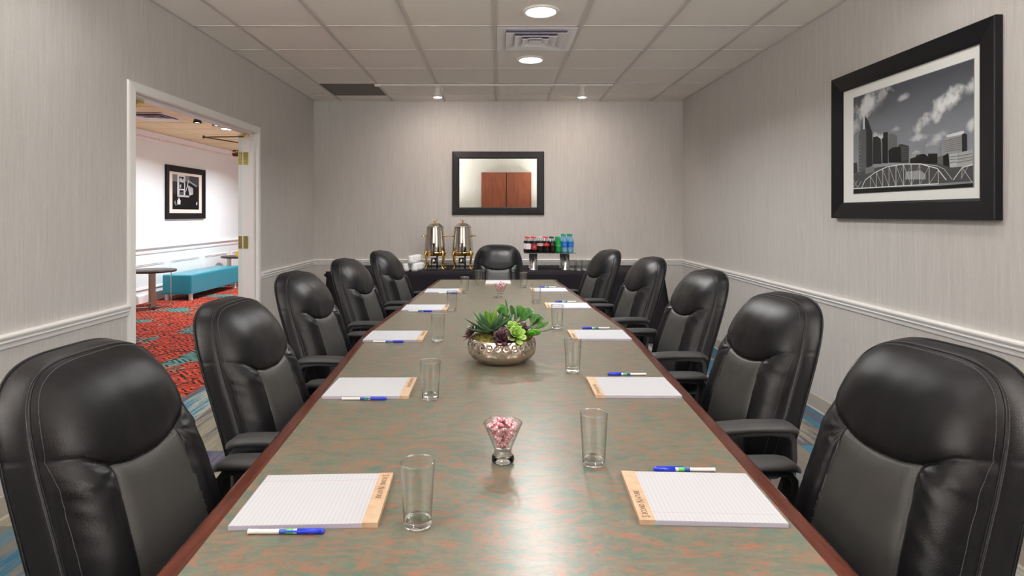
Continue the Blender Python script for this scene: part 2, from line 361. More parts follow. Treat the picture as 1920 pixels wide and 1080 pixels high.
# ------------------------------------------------------------------ mesh helpers
class MB:
    def __init__(s): s.v = []; s.f = []; s.mi = []; s.sm = []; s.mats = []
    def slot(s, m):
        if m is None: return 0
        if m not in s.mats: s.mats.append(m)
        return s.mats.index(m)
    def add(s, vs, fs, m=None, smooth=False, mtx=None):
        o = len(s.v)
        if mtx is not None: vs = [mtx @ Vector(v) for v in vs]
        s.v += [tuple(v) for v in vs]
        k = s.slot(m)
        for f in fs: s.f.append([i + o for i in f]); s.mi.append(k); s.sm.append(smooth)
        return s
    def box(s, lo, hi, m=None, mtx=None):
        x0, y0, z0 = lo; x1, y1, z1 = hi
        vs = [(x0,y0,z0),(x1,y0,z0),(x1,y1,z0),(x0,y1,z0),(x0,y0,z1),(x1,y0,z1),(x1,y1,z1),(x0,y1,z1)]
        return s.add(vs, [(0,3,2,1),(4,5,6,7),(0,1,5,4),(1,2,6,5),(2,3,7,6),(3,0,4,7)], m, mtx=mtx)
    def lathe(s, prof, m=None, n=32, mtx=None, smooth=True, cap=True):
        vs = []; fs = []; k = len(prof)
        for i in range(n):
            a = 2 * PI * i / n
            for r, z in prof: vs.append((r * math.cos(a), r * math.sin(a), z))
        for i in range(n):
            j = (i + 1) % n
            for q in range(k - 1): fs.append((i*k+q, j*k+q, j*k+q+1, i*k+q+1))
        s.add(vs, fs, m, smooth, mtx)
        if cap:
            o = len(s.v) - len(vs)
            for q, rev in ((0, True), (k - 1, False)):
                if prof[q][0] > 1e-5:
                    f = [o + i * k + q for i in range(n)]
                    s.f.append(f[::-1] if rev else f); s.mi.append(s.slot(m)); s.sm.append(False)
        return s
    def tube(s, pts, r, m=None, n=8, closed=False, mtx=None, cap=True):
        pts = [Vector(p) for p in pts]; k = len(pts); vs = []; fs = []
        rr = r if isinstance(r, (list, tuple)) else [r] * k
        up = None
        for i, p in enumerate(pts):
            a = pts[(i - 1) % k] if (closed or i) else p
            c = pts[(i + 1) % k] if (closed or i < k - 1) else p
            t = (c - a)
            t = t.normalized() if t.length > 1e-9 else Vector((0, 0, 1))
            if up is None: up = Vector((0, 0, 1)) if abs(t.z) < 0.9 else Vector((1, 0, 0))
            x = t.cross(up)
            if x.length < 1e-4: x = t.cross(Vector((1, 0.1, 0)))
            x.normalize(); y = x.cross(t).normalized(); up = y
            for q in range(n):
                an = 2 * PI * q / n
                vs.append(p + (x * math.cos(an) + y * math.sin(an)) * rr[i])
        for i in range(k if closed else k - 1):
            j = (i + 1) % k
            for q in range(n):
                w = (q + 1) % n
                fs.append((i*n+q, i*n+w, j*n+w, j*n+q))
        if not closed and cap: fs.append(list(range(n))[::-1]); fs.append([(k-1)*n+q for q in range(n)])
        return s.add(vs, fs, m, True, mtx)
    def prism(s, poly, z0, z1, m=None, mtx=None, smooth=False):
        n = len(poly)
        vs = [(x, y, z0) for x, y in poly] + [(x, y, z1) for x, y in poly]
        fs = [list(range(n))[::-1], list(range(n, 2*n))] + [(i, (i+1) % n, n+(i+1) % n, n+i) for i in range(n)]
        return s.add(vs, fs, m, smooth, mtx)
    def grid(s, nu, nv, fn, m=None, smooth=True, wrap=False):
        vs = [fn(i / (nu if wrap else nu - 1), j / (nv - 1)) for i in range(nu) for j in range(nv)]
        fs = []
        for i in range(nu if wrap else nu - 1):
            i2 = (i + 1) % nu
            for j in range(nv - 1): fs.append((i*nv+j, i2*nv+j, i2*nv+j+1, i*nv+j+1))
        return s.add(vs, fs, m, smooth)
    def build(s, name, m=None, parent=None, loc=(0, 0, 0), rot=(0, 0, 0), bevel=0, seg=2, subsurf=0):
        me = bpy.data.meshes.new(name); me.from_pydata(s.v, [], s.f)
        ms = s.mats or [m]
        for q in ms: me.materials.append(MATS[q] if isinstance(q, str) else q)
        me.polygons.foreach_set('material_index', s.mi); me.polygons.foreach_set('use_smooth', s.sm)
        me.update()
        bm = bmesh.new(); bm.from_mesh(me); bmesh.ops.recalc_face_normals(bm, faces=bm.faces)
        bm.to_mesh(me); bm.free()
        o = bpy.data.objects.new(name, me); COL.objects.link(o)
        o.location = loc; o.rotation_euler = rot
        if parent: o.parent = parent
        if bevel:
            b = o.modifiers.new('bevel', 'BEVEL'); b.width = bevel; b.segments = seg; b.limit_method = 'ANGLE'; b.angle_limit = R(35)
            b.harden_normals = False
        if subsurf:
            b = o.modifiers.new('subsurf', 'SUBSURF'); b.levels = subsurf; b.render_levels = subsurf
        return o

def tag(o, label, cat, group=None, kind=None):
    o['label'] = label; o['category'] = cat
    if group: o['group'] = group
    if kind: o['kind'] = kind
    return o
def thing(name, label, cat, loc=(0, 0, 0), rz=0.0, group=None):
    o = bpy.data.objects.new(name, None); COL.objects.link(o)
    o.location = loc; o.rotation_euler = (0, 0, rz); o.empty_display_size = 0.1
    return tag(o, label, cat, group)
def struct(mb, name, m=None, **kw):
    o = mb.build(name, m, **kw); o['kind'] = 'structure'; return o
def copy_tree(o, parent=None):
    c = o.copy(); COL.objects.link(c)
    if parent: c.parent = parent
    for ch in [q for q in list(o.children)]: copy_tree(ch, c)
    return c
def dup(o, loc, rz=0.0, label=None, group=None):
    c = copy_tree(o); c.location = loc; c.rotation_euler = (0, 0, rz)
    if label: c['label'] = label
    if group: c['group'] = group
    return c
def text_mesh(txt, size, extrude=0.0002):
    cu = bpy.data.curves.new('lettering', 'FONT'); cu.body = txt; cu.size = size; cu.extrude = extrude; cu.resolution_u = 2
    cu.align_x = 'CENTER'; cu.align_y = 'CENTER'
    o = bpy.data.objects.new('lettering', cu); COL.objects.link(o)
    dg = bpy.context.evaluated_depsgraph_get(); dg.update()
    me = bpy.data.meshes.new_from_object(o.evaluated_get(dg))
    vs = [tuple(v.co) for v in me.vertices]; fs = [tuple(p.vertices) for p in me.polygons]
    bpy.data.objects.remove(o); bpy.data.curves.remove(cu); bpy.data.meshes.remove(me)
    return vs, fs
ART_POLYS = [[0.16,[[0.0001,0.2055],[0.0001,0.3234],[0.0398,0.3207],[0.0454,0.214]]],[0.1,[[0.2063,0.2852],[0.2063,0.5493],[0.2471,0.5511],[0.282,0.5177],[0.2881,0.2743]]],[0.33,[[0.3522,0.339],[0.3522,0.5526],[0.4015,0.5421],[0.4313,0.5143],[0.4324,0.3267]]],[0.07,[[0.2906,0.2802],[0.2906,0.516],[0.3041,0.5257],[0.3041,0.5752],[0.3487,0.5716],[0.3499,0.2722]]],[0.17,[[0.4415,0.3967],[0.4415,0.4301],[0.4717,0.434],[0.5328,0.4041],[0.5328,0.2476],[0.4639,0.2569]]],[0.05,[[0.3546,0.2777],[0.3546,0.3935],[0.3957,0.4168],[0.4639,0.4106],[0.4695,0.262]]],[0.7,[[0.5562,0.2962],[0.5584,0.3327],[0.5877,0.3577],[0.6256,0.3399],[0.6256,0.2858]]],[0.05,[[0.5435,0.2381],[0.5435,0.2866],[0.5897,0.2969],[0.598,0.3161],[0.6588,0.3121],[0.6903,0.2816],[0.6903,0.2186]]],[0.04,[[0.6864,0.2191],[0.6864,0.3099],[0.7553,0.301],[0.7572,0.1957]]],[0.55,[[0.8088,0.285],[0.8088,0.4161],[0.8214,0.4241],[0.924,0.4259],[0.9257,0.287]]],[0.85,[[0.8214,0.422],[0.8214,0.4422],[0.9366,0.4539],[0.9408,0.4325],[0.924,0.4238]]],[0.1,[[0.924,0.4259],[0.9408,0.4325],[0.9581,0.4187],[0.959,0.2906],[0.9257,0.287]]],[0.3,[[0.7553,0.2013],[0.7572,0.2715],[0.8061,0.278],[0.8061,0.1948]]],[0.05,[[0.797,0.1853],[0.797,0.2708],[0.8331,0.2917],[0.8464,0.1474],[0.797,0.1532]]],[0.7,[[0.842,0.1743],[0.842,0.2797],[0.8943,0.2818],[0.8943,0.1709]]],[0.62,[[0.8943,0.1709],[0.8943,0.2787],[0.9939,0.2928],[0.9955,0.1652]]],[0.11,[[0.1168,0.1347],[0.1141,0.6357],[0.1033,0.7164],[0.1168,0.7911],[0.1542,0.7324],[0.2012,0.591],[0.2038,0.2729],[0.1275,0.2309]]],[0.28,[[0.0565,0.1401],[0.0593,0.5951],[0.0978,0.7281],[0.1033,0.6538],[0.1382,0.6368],[0.1382,0.2426],[0.1249,0.1339]]],[0.85,[[0.1033,0.6512],[0.1073,0.7936],[0.1168,0.9666],[0.1222,0.7897],[0.1249,0.6463]]],[0.85,[[0.1369,0.791],[0.1382,0.876],[0.1476,0.8759],[0.1502,0.7437]]],[0.22,[[0.0029,0.0419],[0.0029,0.1985],[0.1275,0.2413],[0.3427,0.2487],[0.5456,0.2401],[0.7647,0.2131],[0.8552,0.1674],[0.9963,0.1681],[0.9963,0.0378],[0.7647,0.0402]]],[0.4,[[0.1275,0.192],[0.1302,0.2565],[0.2192,0.2607],[0.2217,0.2073]]],[0.55,[[0.5025,0.1055],[0.508,0.175],[0.6287,0.1727],[0.6687,0.1347],[0.6687,0.0901]]],[0.05,[[0.0001,0.0019],[0.0001,0.0475],[0.3427,0.0408],[0.7647,0.0272],[0.9963,0.0318],[0.9963,0]]]]
ART_STROKES = [[0.95,0.0047,[[0.0937,0.0648],[0.1275,0.1337],[0.2192,0.195],[0.3427,0.2402],[0.4916,0.2461],[0.6287,0.229],[0.7553,0.1743],[0.8196,0.0709]]],[0.8,0.0027,[[0.6287,0.2313],[0.7553,0.1959],[0.8061,0.1628],[0.8596,0.0725]]],[0.95,0.0054,[[0.0029,0.0553],[0.3427,0.0493],[0.7647,0.0445]]],[0.55,0.0034,[[0.7647,0.0445],[0.9963,0.0418]]],[0.95,0.004,[[0.8684,0.0665],[0.9282,0.1605],[0.9963,0.1761]]],[0.8,0.0027,[[0.9282,0.1605],[0.9899,0.0404]]],[0.8,0.0027,[[0.9282,0.1605],[0.924,0.0768]]],[0.8,0.002,[[0.9655,0.166],[0.9198,0.0721]]],[0.8,0.0027,[[0.0058,0.138],[0.0454,0.0617]]],[0.8,0.0027,[[0.0454,0.0617],[0.0869,0.1243]]],[0.8,0.0027,[[0.0058,0.0712],[0.0454,0.1345]]],[0.55,0.002,[[0.6438,0.3111],[0.6568,0.4152]]],[0.55,0.002,[[0.6707,0.3069],[0.6568,0.4152]]],[0.55,0.002,[[0.6368,0.3628],[0.6746,0.3562]]],[0.55,0.002,[[0.6408,0.3902],[0.6727,0.3344]]],[0.6,0.0027,[[0.7721,0.2908],[0.7721,0.3878]]],[0.6,0.0027,[[0.7553,0.3769],[0.7878,0.3473]]],[0.6,0.0027,[[0.7906,0.3736],[0.7572,0.3473]]],[0.5,0.002,[[0.7647,0.292],[0.7684,0.34]]],[0.5,0.002,[[0.7832,0.289],[0.7777,0.3383]]],[0.75,0.0017,[[0.298,0.2792],[0.2967,0.4962]]],[0.95,0.003,[[0.1804,0.1711],[0.1831,0.052]]],[0.95,0.003,[[0.242,0.2025],[0.242,0.0504]]],[0.95,0.003,[[0.3016,0.2255],[0.3016,0.0498]]],[0.95,0.003,[[0.3617,0.2427],[0.3617,0.0479]]],[0.95,0.003,[[0.4244,0.2466],[0.4244,0.0482]]],[0.95,0.003,[[0.4894,0.2464],[0.4916,0.0479]]],[0.95,0.003,[[0.5541,0.239],[0.5562,0.0476]]],[0.95,0.003,[[0.6246,0.2296],[0.6236,0.0458]]],[0.95,0.003,[[0.6962,0.2002],[0.6962,0.0457]]],[0.95,0.003,[[0.7647,0.1569],[0.7647,0.0445]]],[0.9,0.0024,[[0.1804,0.1711],[0.242,0.0504]]],[0.9,0.0024,[[0.242,0.2025],[0.3016,0.0498]]],[0.9,0.0024,[[0.3016,0.2255],[0.3617,0.0479]]],[0.9,0.0024,[[0.3617,0.2427],[0.4244,0.0482]]],[0.9,0.0024,[[0.4244,0.2466],[0.4916,0.0479]]],[0.7,0.0017,[[0.4894,0.2464],[0.4244,0.0482]]],[0.9,0.0024,[[0.4894,0.2464],[0.5562,0.0476]]],[0.7,0.0017,[[0.5541,0.239],[0.4916,0.0479]]],[0.9,0.0024,[[0.6246,0.2296],[0.5562,0.0476]]],[0.7,0.0017,[[0.6246,0.2296],[0.5562,0.0476]]],[0.9,0.0024,[[0.6962,0.2002],[0.6236,0.0458]]],[0.7,0.0017,[[0.6962,0.2002],[0.6236,0.0458]]],[0.9,0.0024,[[0.7647,0.1569],[0.6962,0.0457]]],[0.7,0.0017,[[0.7647,0.1569],[0.6962,0.0457]]],[0.15,0.0015,[[0.8106,0.3965],[0.924,0.4074]]],[0.15,0.0015,[[0.8106,0.3816],[0.924,0.3909]]],[0.15,0.0015,[[0.8106,0.3667],[0.924,0.3745]]],[0.15,0.0015,[[0.8106,0.3518],[0.924,0.3581]]],[0.15,0.0015,[[0.8106,0.3369],[0.924,0.3417]]],[0.15,0.0015,[[0.8106,0.322],[0.924,0.3252]]],[0.15,0.0015,[[0.8106,0.3071],[0.924,0.3088]]],[0.45,0.0012,[[0.4739,0.4029],[0.5307,0.387]]],[0.45,0.0012,[[0.4739,0.3852],[0.5307,0.3697]]],[0.45,0.0012,[[0.4739,0.3675],[0.5307,0.3523]]],[0.45,0.0012,[[0.4739,0.3498],[0.5307,0.3349]]],[0.45,0.0012,[[0.4739,0.3322],[0.5307,0.3175]]],[0.45,0.0012,[[0.4739,0.3145],[0.5307,0.3001]]],[0.45,0.0012,[[0.4739,0.2968],[0.5307,0.2827]]],[0.4,0.0013,[[0.5584,0.3212],[0.6246,0.3311]]],[0.4,0.0013,[[0.5584,0.3143],[0.6246,0.3221]]],[0.4,0.0013,[[0.5584,0.3074],[0.6246,0.313]]],[0.4,0.0013,[[0.5584,0.3005],[0.6246,0.304]]],[0.2,0.0017,[[0.8464,0.258],[0.8917,0.2584]]],[0.2,0.0017,[[0.8986,0.2552],[0.9931,0.2628]]],[0.2,0.0017,[[0.8464,0.2348],[0.8917,0.2355]]],[0.2,0.0017,[[0.8986,0.2304],[0.9931,0.2387]]],[0.2,0.0017,[[0.8464,0.2116],[0.8917,0.2127]]],[0.2,0.0017,[[0.8986,0.2055],[0.9931,0.2147]]],[0.75,0.0027,[[0.0704,0.5401],[0.0773,0.5388]]],[0.75,0.0027,[[0.0704,0.5059],[0.0773,0.5046]]],[0.75,0.0027,[[0.0704,0.4717],[0.0773,0.4705]]],[0.75,0.0027,[[0.0704,0.4375],[0.0773,0.4364]]],[0.75,0.0027,[[0.0704,0.4033],[0.0773,0.4022]]],[0.75,0.0027,[[0.0704,0.3691],[0.0773,0.3681]]],[0.75,0.0027,[[0.0704,0.3349],[0.0773,0.3339]]],[0.75,0.0027,[[0.0704,0.3007],[0.0773,0.2998]]],[0.75,0.0027,[[0.0704,0.2665],[0.0773,0.2656]]],[0.75,0.0027,[[0.0704,0.2323],[0.0773,0.2315]]],[0.75,0.0027,[[0.0704,0.1981],[0.0773,0.1973]]],[0.6,0.002,[[0.0869,0.5173],[0.0924,0.5162]]],[0.6,0.002,[[0.0869,0.4806],[0.0924,0.4796]]],[0.6,0.002,[[0.0869,0.4439],[0.0924,0.443]]],[0.6,0.002,[[0.0869,0.4072],[0.0924,0.4064]]],[0.6,0.002,[[0.0869,0.3706],[0.0924,0.3697]]],[0.6,0.002,[[0.0869,0.3339],[0.0924,0.3331]]],[0.6,0.002,[[0.0869,0.2972],[0.0924,0.2965]]],[0.6,0.002,[[0.0869,0.2605],[0.0924,0.2598]]],[0.6,0.002,[[0.0869,0.2238],[0.0924,0.2232]]]]

# ================================================================== ROOM SHELL
b = MB(); b.box((-XW - 0.12, YR - 0.1, -0.1), (XW + 0.12, YB + 0.1, 0)); struct(b, 'floor', 'plank_carpet')
b = MB(); b.box((HX - 0.1, -0.5, -0.1), (-XW - 0.12, 14.2, -0.0)); struct(b, 'floor_corridor', 'patterned_carpet')
b = MB(); b.box((-XW - 0.12, YR - 0.1, ZC + 0.008), (XW + 0.12, YB + 0.1, ZC + 0.1)); struct(b, 'ceiling', 'ceiling_tile')
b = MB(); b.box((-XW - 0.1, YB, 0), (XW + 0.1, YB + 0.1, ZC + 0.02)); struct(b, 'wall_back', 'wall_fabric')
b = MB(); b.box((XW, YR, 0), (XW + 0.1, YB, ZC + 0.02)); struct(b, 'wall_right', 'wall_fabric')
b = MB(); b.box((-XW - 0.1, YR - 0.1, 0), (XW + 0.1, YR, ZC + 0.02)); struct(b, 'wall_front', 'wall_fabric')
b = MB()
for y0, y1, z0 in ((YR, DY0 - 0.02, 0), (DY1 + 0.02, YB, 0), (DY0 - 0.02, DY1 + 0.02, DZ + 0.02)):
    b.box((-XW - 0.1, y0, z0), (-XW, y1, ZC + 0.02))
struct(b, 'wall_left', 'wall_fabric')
b = MB()
for y0, y1, z0 in ((-0.5, DY0 - 0.02, 0), (DY1 + 0.02, 14.2, 0), (DY0 - 0.02, DY1 + 0.02, DZ + 0.02)):
    b.box((-XW - 0.12, y0, z0), (-XW - 0.1, y1, HZ + 0.02))
b.box((-XW - 0.1, YB + 0.1, 0), (-XW - 0.02, 14.2, HZ + 0.02))
struct(b, 'wall_corridor_near', 'corridor_wall_paint')
b = MB(); b.box((HX - 0.1, -0.5, 0), (HX, 14.2, HZ + 0.02)); struct(b, 'wall_corridor_far', 'corridor_wall_paint')
b = MB(); b.box((HX, 14.1, 0), (-XW - 0.12, 14.2, HZ + 0.02)); struct(b, 'wall_corridor_end', 'corridor_wall_paint')
b = MB(); b.box((HX, -0.5, 0), (-XW - 0.12, -0.4, HZ + 0.02)); struct(b, 'wall_corridor_south', 'corridor_wall_paint')
b = MB(); b.box((HX - 0.1, -0.5, HZ + 0.006), (-XW - 0.12, 14.2, HZ + 0.1)); struct(b, 'ceiling_corridor', 'corridor_ceiling_tile')

# ceiling grids: inverted T bars hanging a little below the tiles
GX = [-0.022 + 0.61 * k for k in range(-3, 4)]
GY = [4.213 + 0.6115 * k for k in range(-7, 5)]
def t_bar(b, x0, y0, x1, y1, w, z):
    b.box((x0 - (w/2 if x0 == x1 else 0), y0 - (w/2 if y0 == y1 else 0), z - 0.001), (x1 + (w/2 if x0 == x1 else 0), y1 + (w/2 if y0 == y1 else 0), z + 0.012))
b = MB()
for x in GX: t_bar(b, x, YR, x, YB, 0.024, ZC)
for y in GY:
    xs = [-XW] + GX + [XW]
    for a, c in zip(xs, xs[1:]): t_bar(b, a + 0.013, y, c - 0.013, y, 0.012, ZC + 0.003)
b.box((-XW, YB - 0.018, ZC - 0.001), (XW, YB, ZC + 0.01))
for s in (-1, 1): b.box((min(s*XW, s*(XW-0.018)), YR, ZC - 0.001), (max(s*XW, s*(XW-0.018)), YB, ZC + 0.01))
struct(b, 'ceiling_grid', 'ceiling_grid')
b = MB()
for k in range(5): t_bar(b, -4.76 + 0.61 * k, -0.4, -4.76 + 0.61 * k, 14.1, 0.024, HZ)
for k in range(23): t_bar(b, HX, 0.2 + 0.61 * k, -XW - 0.12, 0.2 + 0.61 * k, 0.016, HZ + 0.002)
struct(b, 'ceiling_grid_corridor', 'corridor_ceiling_tile')

# wallpaper seams, chair rail, base
def rail_profile():
    # (out from wall, z) of the chair rail
    return [(0, 0.744), (0.006, 0.744), (0.008, 0.748), (0.009, 0.758), (0.012, 0.766), (0.019, 0.772), (0.021, 0.776), (0.017, 0.780),
            (0.019, 0.786), (0.026, 0.792), (0.029, 0.799), (0.028, 0.806), (0.022, 0.810), (0, 0.811)]
def run_profile(name, prof, path, mname, kind=True):
    """sweep a (out, z) profile along a wall path [(x, y, nx, ny)]"""
    b = MB(); k = len(prof); vs = []; fs = []
    for (x, y, nx, ny) in path:
        for o_, z in prof: vs.append((x + nx * o_, y + ny * o_, z))
    for i in range(len(path) - 1):
        for q in range(k - 1): fs.append((i*k+q, (i+1)*k+q, (i+1)*k+q+1, i*k+q+1))
    fs.append(list(range(k))); fs.append([(len(path)-1)*k+q for q in range(k)][::-1])
    b.add(vs, fs, mname, False)
    return struct(b, name, mname)
rp = rail_profile()
run_profile('trim_1', rp, [(-XW, DY1 + 0.066, 1, 0), (-XW, YB, 1, -1), (XW, YB, -1, -1), (XW, YR, -1, 1), (-XW, YR, 1, 1), (-XW, DY0 - 0.066, 1, 0)], 'white_trim')
base_prof = [(0, 0), (0.012, 0), (0.006, 0.01), (0.005, 0.097), (0.003, 0.1), (0, 0.1)]
run_profile('baseboard_room', base_prof, [(-XW, DY1 + 0.066, 1, 0), (-XW, YB, 1, -1), (XW, YB, -1, -1), (XW, YR, -1, 1), (-XW, YR, 1, 1), (-XW, DY0 - 0.066, 1, 0)], 'vinyl_base')
# door casing (room side), jamb, head with stop
cw = 0.065
b = MB()
cas = [(0, 0), (0, 0.012), (0.008, 0.018), (0.05, 0.014), (0.062, 0.010), (cw, 0.0)]     # (across from opening, out from wall)
def casing(b, X, nx):
    pts = [(DY0, 0.0, -1, 0), (DY0, DZ, -1, 1), (DY1, DZ, 1, 1), (DY1, 0.0, 1, 0)]
    k = len(cas); vs = []; fs = []
    for y, z, sy, sz in pts:
        for a, o_ in cas: vs.append((X + nx * o_, y + sy * a, z + sz * a))
    for i in range(3):
        for q in range(k - 1): fs.append((i*k+q, (i+1)*k+q, (i+1)*k+q+1, i*k+q+1))
    b.add(vs, fs)
casing(b, -XW, 1); casing(b, -XW - 0.12, -1)
for y0, y1, z0, z1 in ((DY0 - 0.02, DY0, 0, DZ), (DY1, DY1 + 0.02, 0, DZ), (DY0 - 0.02, DY1 + 0.02, DZ, DZ + 0.02)):
    b.box((-XW - 0.12, y0, z0), (-XW, y1, z1))
# door stop
b.box((-XW - 0.062, DY0, 0), (-XW - 0.028, DY0 + 0.012, DZ)); b.box((-XW - 0.062, DY1 - 0.012, 0), (-XW - 0.028, DY1, DZ))
b.box((-XW - 0.062, DY0, DZ - 0.012), (-XW - 0.028, DY1, DZ))
struct(b, 'door_1', 'white_trim')

# two door leaves folded flat against the corridor side of the wall
def door_leaf(hy, sy, label):
    xh = -XW - 0.128
    d = thing('door_leaf', label, 'door', (xh, hy, 0))
    p = MB(); p.box((-0.048, min(0.004*sy, 0.90*sy), 0.01), (-0.003, max(0.004*sy, 0.90*sy), DZ - 0.006))
    p.build('panel', 'door_paint', d, bevel=0.002)
    for z in (1.79, 1.03, 0.25):
        h = MB()
        # the leaf plate on the door edge, the plate on the jamb, the knuckle between
        h.box((-0.045, 0.0025*sy if sy > 0 else -0.004, z), (-0.006, 0.004 if sy > 0 else -0.0025, z + 0.115))
        h.box((0.004, -0.0075 if sy > 0 else 0.006, z), (0.048, -0.006 if sy > 0 else 0.0075, z + 0.115))
        for q in range(5): h.tube([(0, 0, z + 0.023 * q + 0.001), (0, 0, z + 0.023 * q + 0.022)], 0.0055, n=10)
        for zz in (z + 0.018, z + 0.05, z + 0.08, z + 0.1):
            for xx in (-0.034, -0.016, 0.02, 0.036):
                y_ = (0.0015 if xx < 0 else -0.0078) * sy
                h.tube([(xx, y_, zz), (xx, y_ - 0.0006*sy, zz)], 0.0028, m='bronze', n=8)
        for i in range(len(h.mi)): pass
        h.mats = h.mats or []
        hm = MB(); hm.v, hm.f, hm.sm = h.v, h.f, h.sm
        # slots: brass everywhere, bronze for screws
        nb = 12 + 5 * 12
        hm.mats = ['brass', 'bronze']; hm.mi = [0 if i < nb else 1 for i in range(len(h.f))]
        hm.build('hinge', 'brass', d)
    k = MB(); k.lathe([(0.001, 0), (0.02, 0), (0.024, 0.012), (0.012, 0.02), (0.012, 0.045), (0.027, 0.055), (0.03, 0.07), (0.02, 0.085), (0.001, 0.088)], n=20,
        mtx=Matrix.Translation((-0.048, 0.84 * sy, 0.98)) @ Matrix.Rotation(R(-90), 4, 'Y'))
    k.build('door_knob', 'brass', d)
    return d
d1 = door_leaf(DY1 + 0.006, 1, 'white door leaf folded back at the far side of the doorway, brass hinges')
d2 = door_leaf(DY0 - 0.006, -1, 'white door leaf folded back at the near side of the doorway')
# closers: two thin rods from the head to the leaf
def closer(hy, sy, label):
    t = thing('door_closer', label, 'door closer', (-XW - 0.085, hy, DZ - 0.012))
    p = MB(); p.box((-0.028, -0.03, -0.022), (0.022, 0.03, -0.001)); p.tube([(0, 0, -0.03), (0, 0, 0.0)], 0.012, n=12); p.build('shoe', 'brass', t, bevel=0.002)
    a = MB(); e = Vector((-0.30, -0.14 * sy, -0.045)); f = Vector((-0.115, 0.16 * sy, -0.06))
    a.tube([(0, 0, -0.024), e], 0.0055, n=8); a.tube([e, f], 0.0055, n=8); a.tube([e + Vector((0, 0, -0.012)), e + Vector((0, 0, 0.012))], 0.010, n=10)
    a.build('arm', 'bronze', t)
    c = MB(); c.tube([(-0.118, 0.16 * sy, -0.155), (-0.175, 0.16 * sy, -0.155)], 0.030, n=16); c.tube([(-0.118, 0.12*sy, -0.155), (-0.118, 0.34 * sy, -0.155)], 0.022, n=16)
    c.build('closer_body', 'bronze', t, bevel=0.002)
closer(DY1 - 0.06, 1, 'brass closer arm at the far top corner of the doorway')
closer(DY0 + 0.06 + 0.12, -1, 'brass closer arm at the near top corner of the doorway')

# corridor trims: crown with dentils, rail, panel frames, base
run_profile('trim_2', [(0, 2.475), (0.012, 2.475), (0.016, 2.49), (0.016, 2.53), (0.03, 2.538), (0.04, 2.555), (0.075, 2.58), (0.085, 2.6), (0, 2.6)],
            [(HX, -0.4, 1, 0), (HX, 14.1, 1, 0)], 'white_trim')
b = MB()
for k in range(200):
    y = 4.5 + k * 0.045
    b.box((HX + 0.016, y, 2.502), (HX + 0.030, y + 0.024, 2.530))
struct(b, 'trim_3', 'white_trim')
run_profile('trim_4', [(0, 0.735), (0.012, 0.737), (0.016, 0.76), (0.014, 0.78), (0.026, 0.80), (0.035, 0.815), (0.045, 0.822), (0.045, 0.838), (0, 0.845)],
            [(HX, -0.4, 1, 0), (HX, 14.1, 1, 0)], 'white_trim')
run_profile('baseboard_corridor', [(0, 0), (0.018, 0), (0.018, 0.11), (0.010, 0.13), (0, 0.14)], [(HX, -0.4, 1, 0), (HX, 14.1, 1, 0)], 'white_trim')
for k in range(8):
    y0 = 5.19 + 1.112 * k; y1 = y0 + 0.965
    b = MB(); prof = [(0, 0), (0.008, 0.014), (0.02, 0.018), (0.032, 0.010), (0.042, 0.010), (0.05, 0)]
    vs = []; fs = []
    for (y, z, sy, sz) in ((y0, 0.19, 1, 1), (y1, 0.19, -1, 1), (y1, 0.60, -1, -1), (y0, 0.60, 1, -1)):
        for t_, o_ in prof: vs.append((HX + o_, y + sy * t_, z + sz * t_))
    for i in range(4):
        j = (i + 1) % 4
        for q in range(5): fs.append((i*6+q, j*6+q, j*6+q+1, i*6+q+1))
    b.add(vs, fs); struct(b, 'trim_%d' % (5 + k), 'white_trim')

# ================================================================== CEILING FIXTURES
dl = thing('downlight', 'round recessed downlight in the ceiling on the camera side of the square vent', 'ceiling light', (0.283, 3.907, ZC), group='recessed downlights')
b = MB(); b.lathe([(0.098, 0.0065), (0.100, -0.004), (0.112, -0.006), (0.122, -0.003), (0.124, 0.006)], n=48, cap=False); b.build('trim_ring', 'white_enamel', dl)
b = MB(); b.lathe([(0.0001, -0.0045), (0.06, -0.004), (0.099, -0.001)], n=48, cap=False); b.build('lens', 'lamp_glow', dl)
dup(dl, (0.283, 5.127, ZC), 0, 'round recessed downlight in the ceiling between the square vent and the back wall')
for (x, y, v), w in zip(DOWNLIGHTS[2:], ['nearest the vent of those above the table, out of frame', 'above the near end of the table', 'above the left aisle, farther', 'above the right aisle, farther', 'above the left aisle, nearer', 'above the right aisle, nearer']):
    dup(dl, (x, y, ZC), 0, 'added recessed downlight ' + w)

fl = thing('added_uplight', 'added uplight on a stand, unseen behind the camera, left', 'lamp', (*ADDED_UPLIGHTS[0], 0), group='added uplights')
b = MB(); b.lathe([(0.001, 0.0), (0.13, 0.0), (0.13, 0.015), (0.02, 0.03), (0.0001, 0.03)], n=32, cap=False); b.build('base', 'brushed_metal', fl)
b = MB(); b.tube([(0, 0, 0.028), (0, 0, 1.49)], 0.012, n=14); b.build('pole', 'brushed_metal', fl)
b = MB(); b.lathe([(0.012, 1.485), (0.06, 1.50), (0.14, 1.60), (0.137, 1.603), (0.06, 1.508), (0.0001, 1.50)], n=40, cap=False); b.build('lamp_shade', 'white_enamel', fl)
dup(fl, (*ADDED_UPLIGHTS[1], 0), 0, 'added uplight on a stand, unseen behind the camera, right')
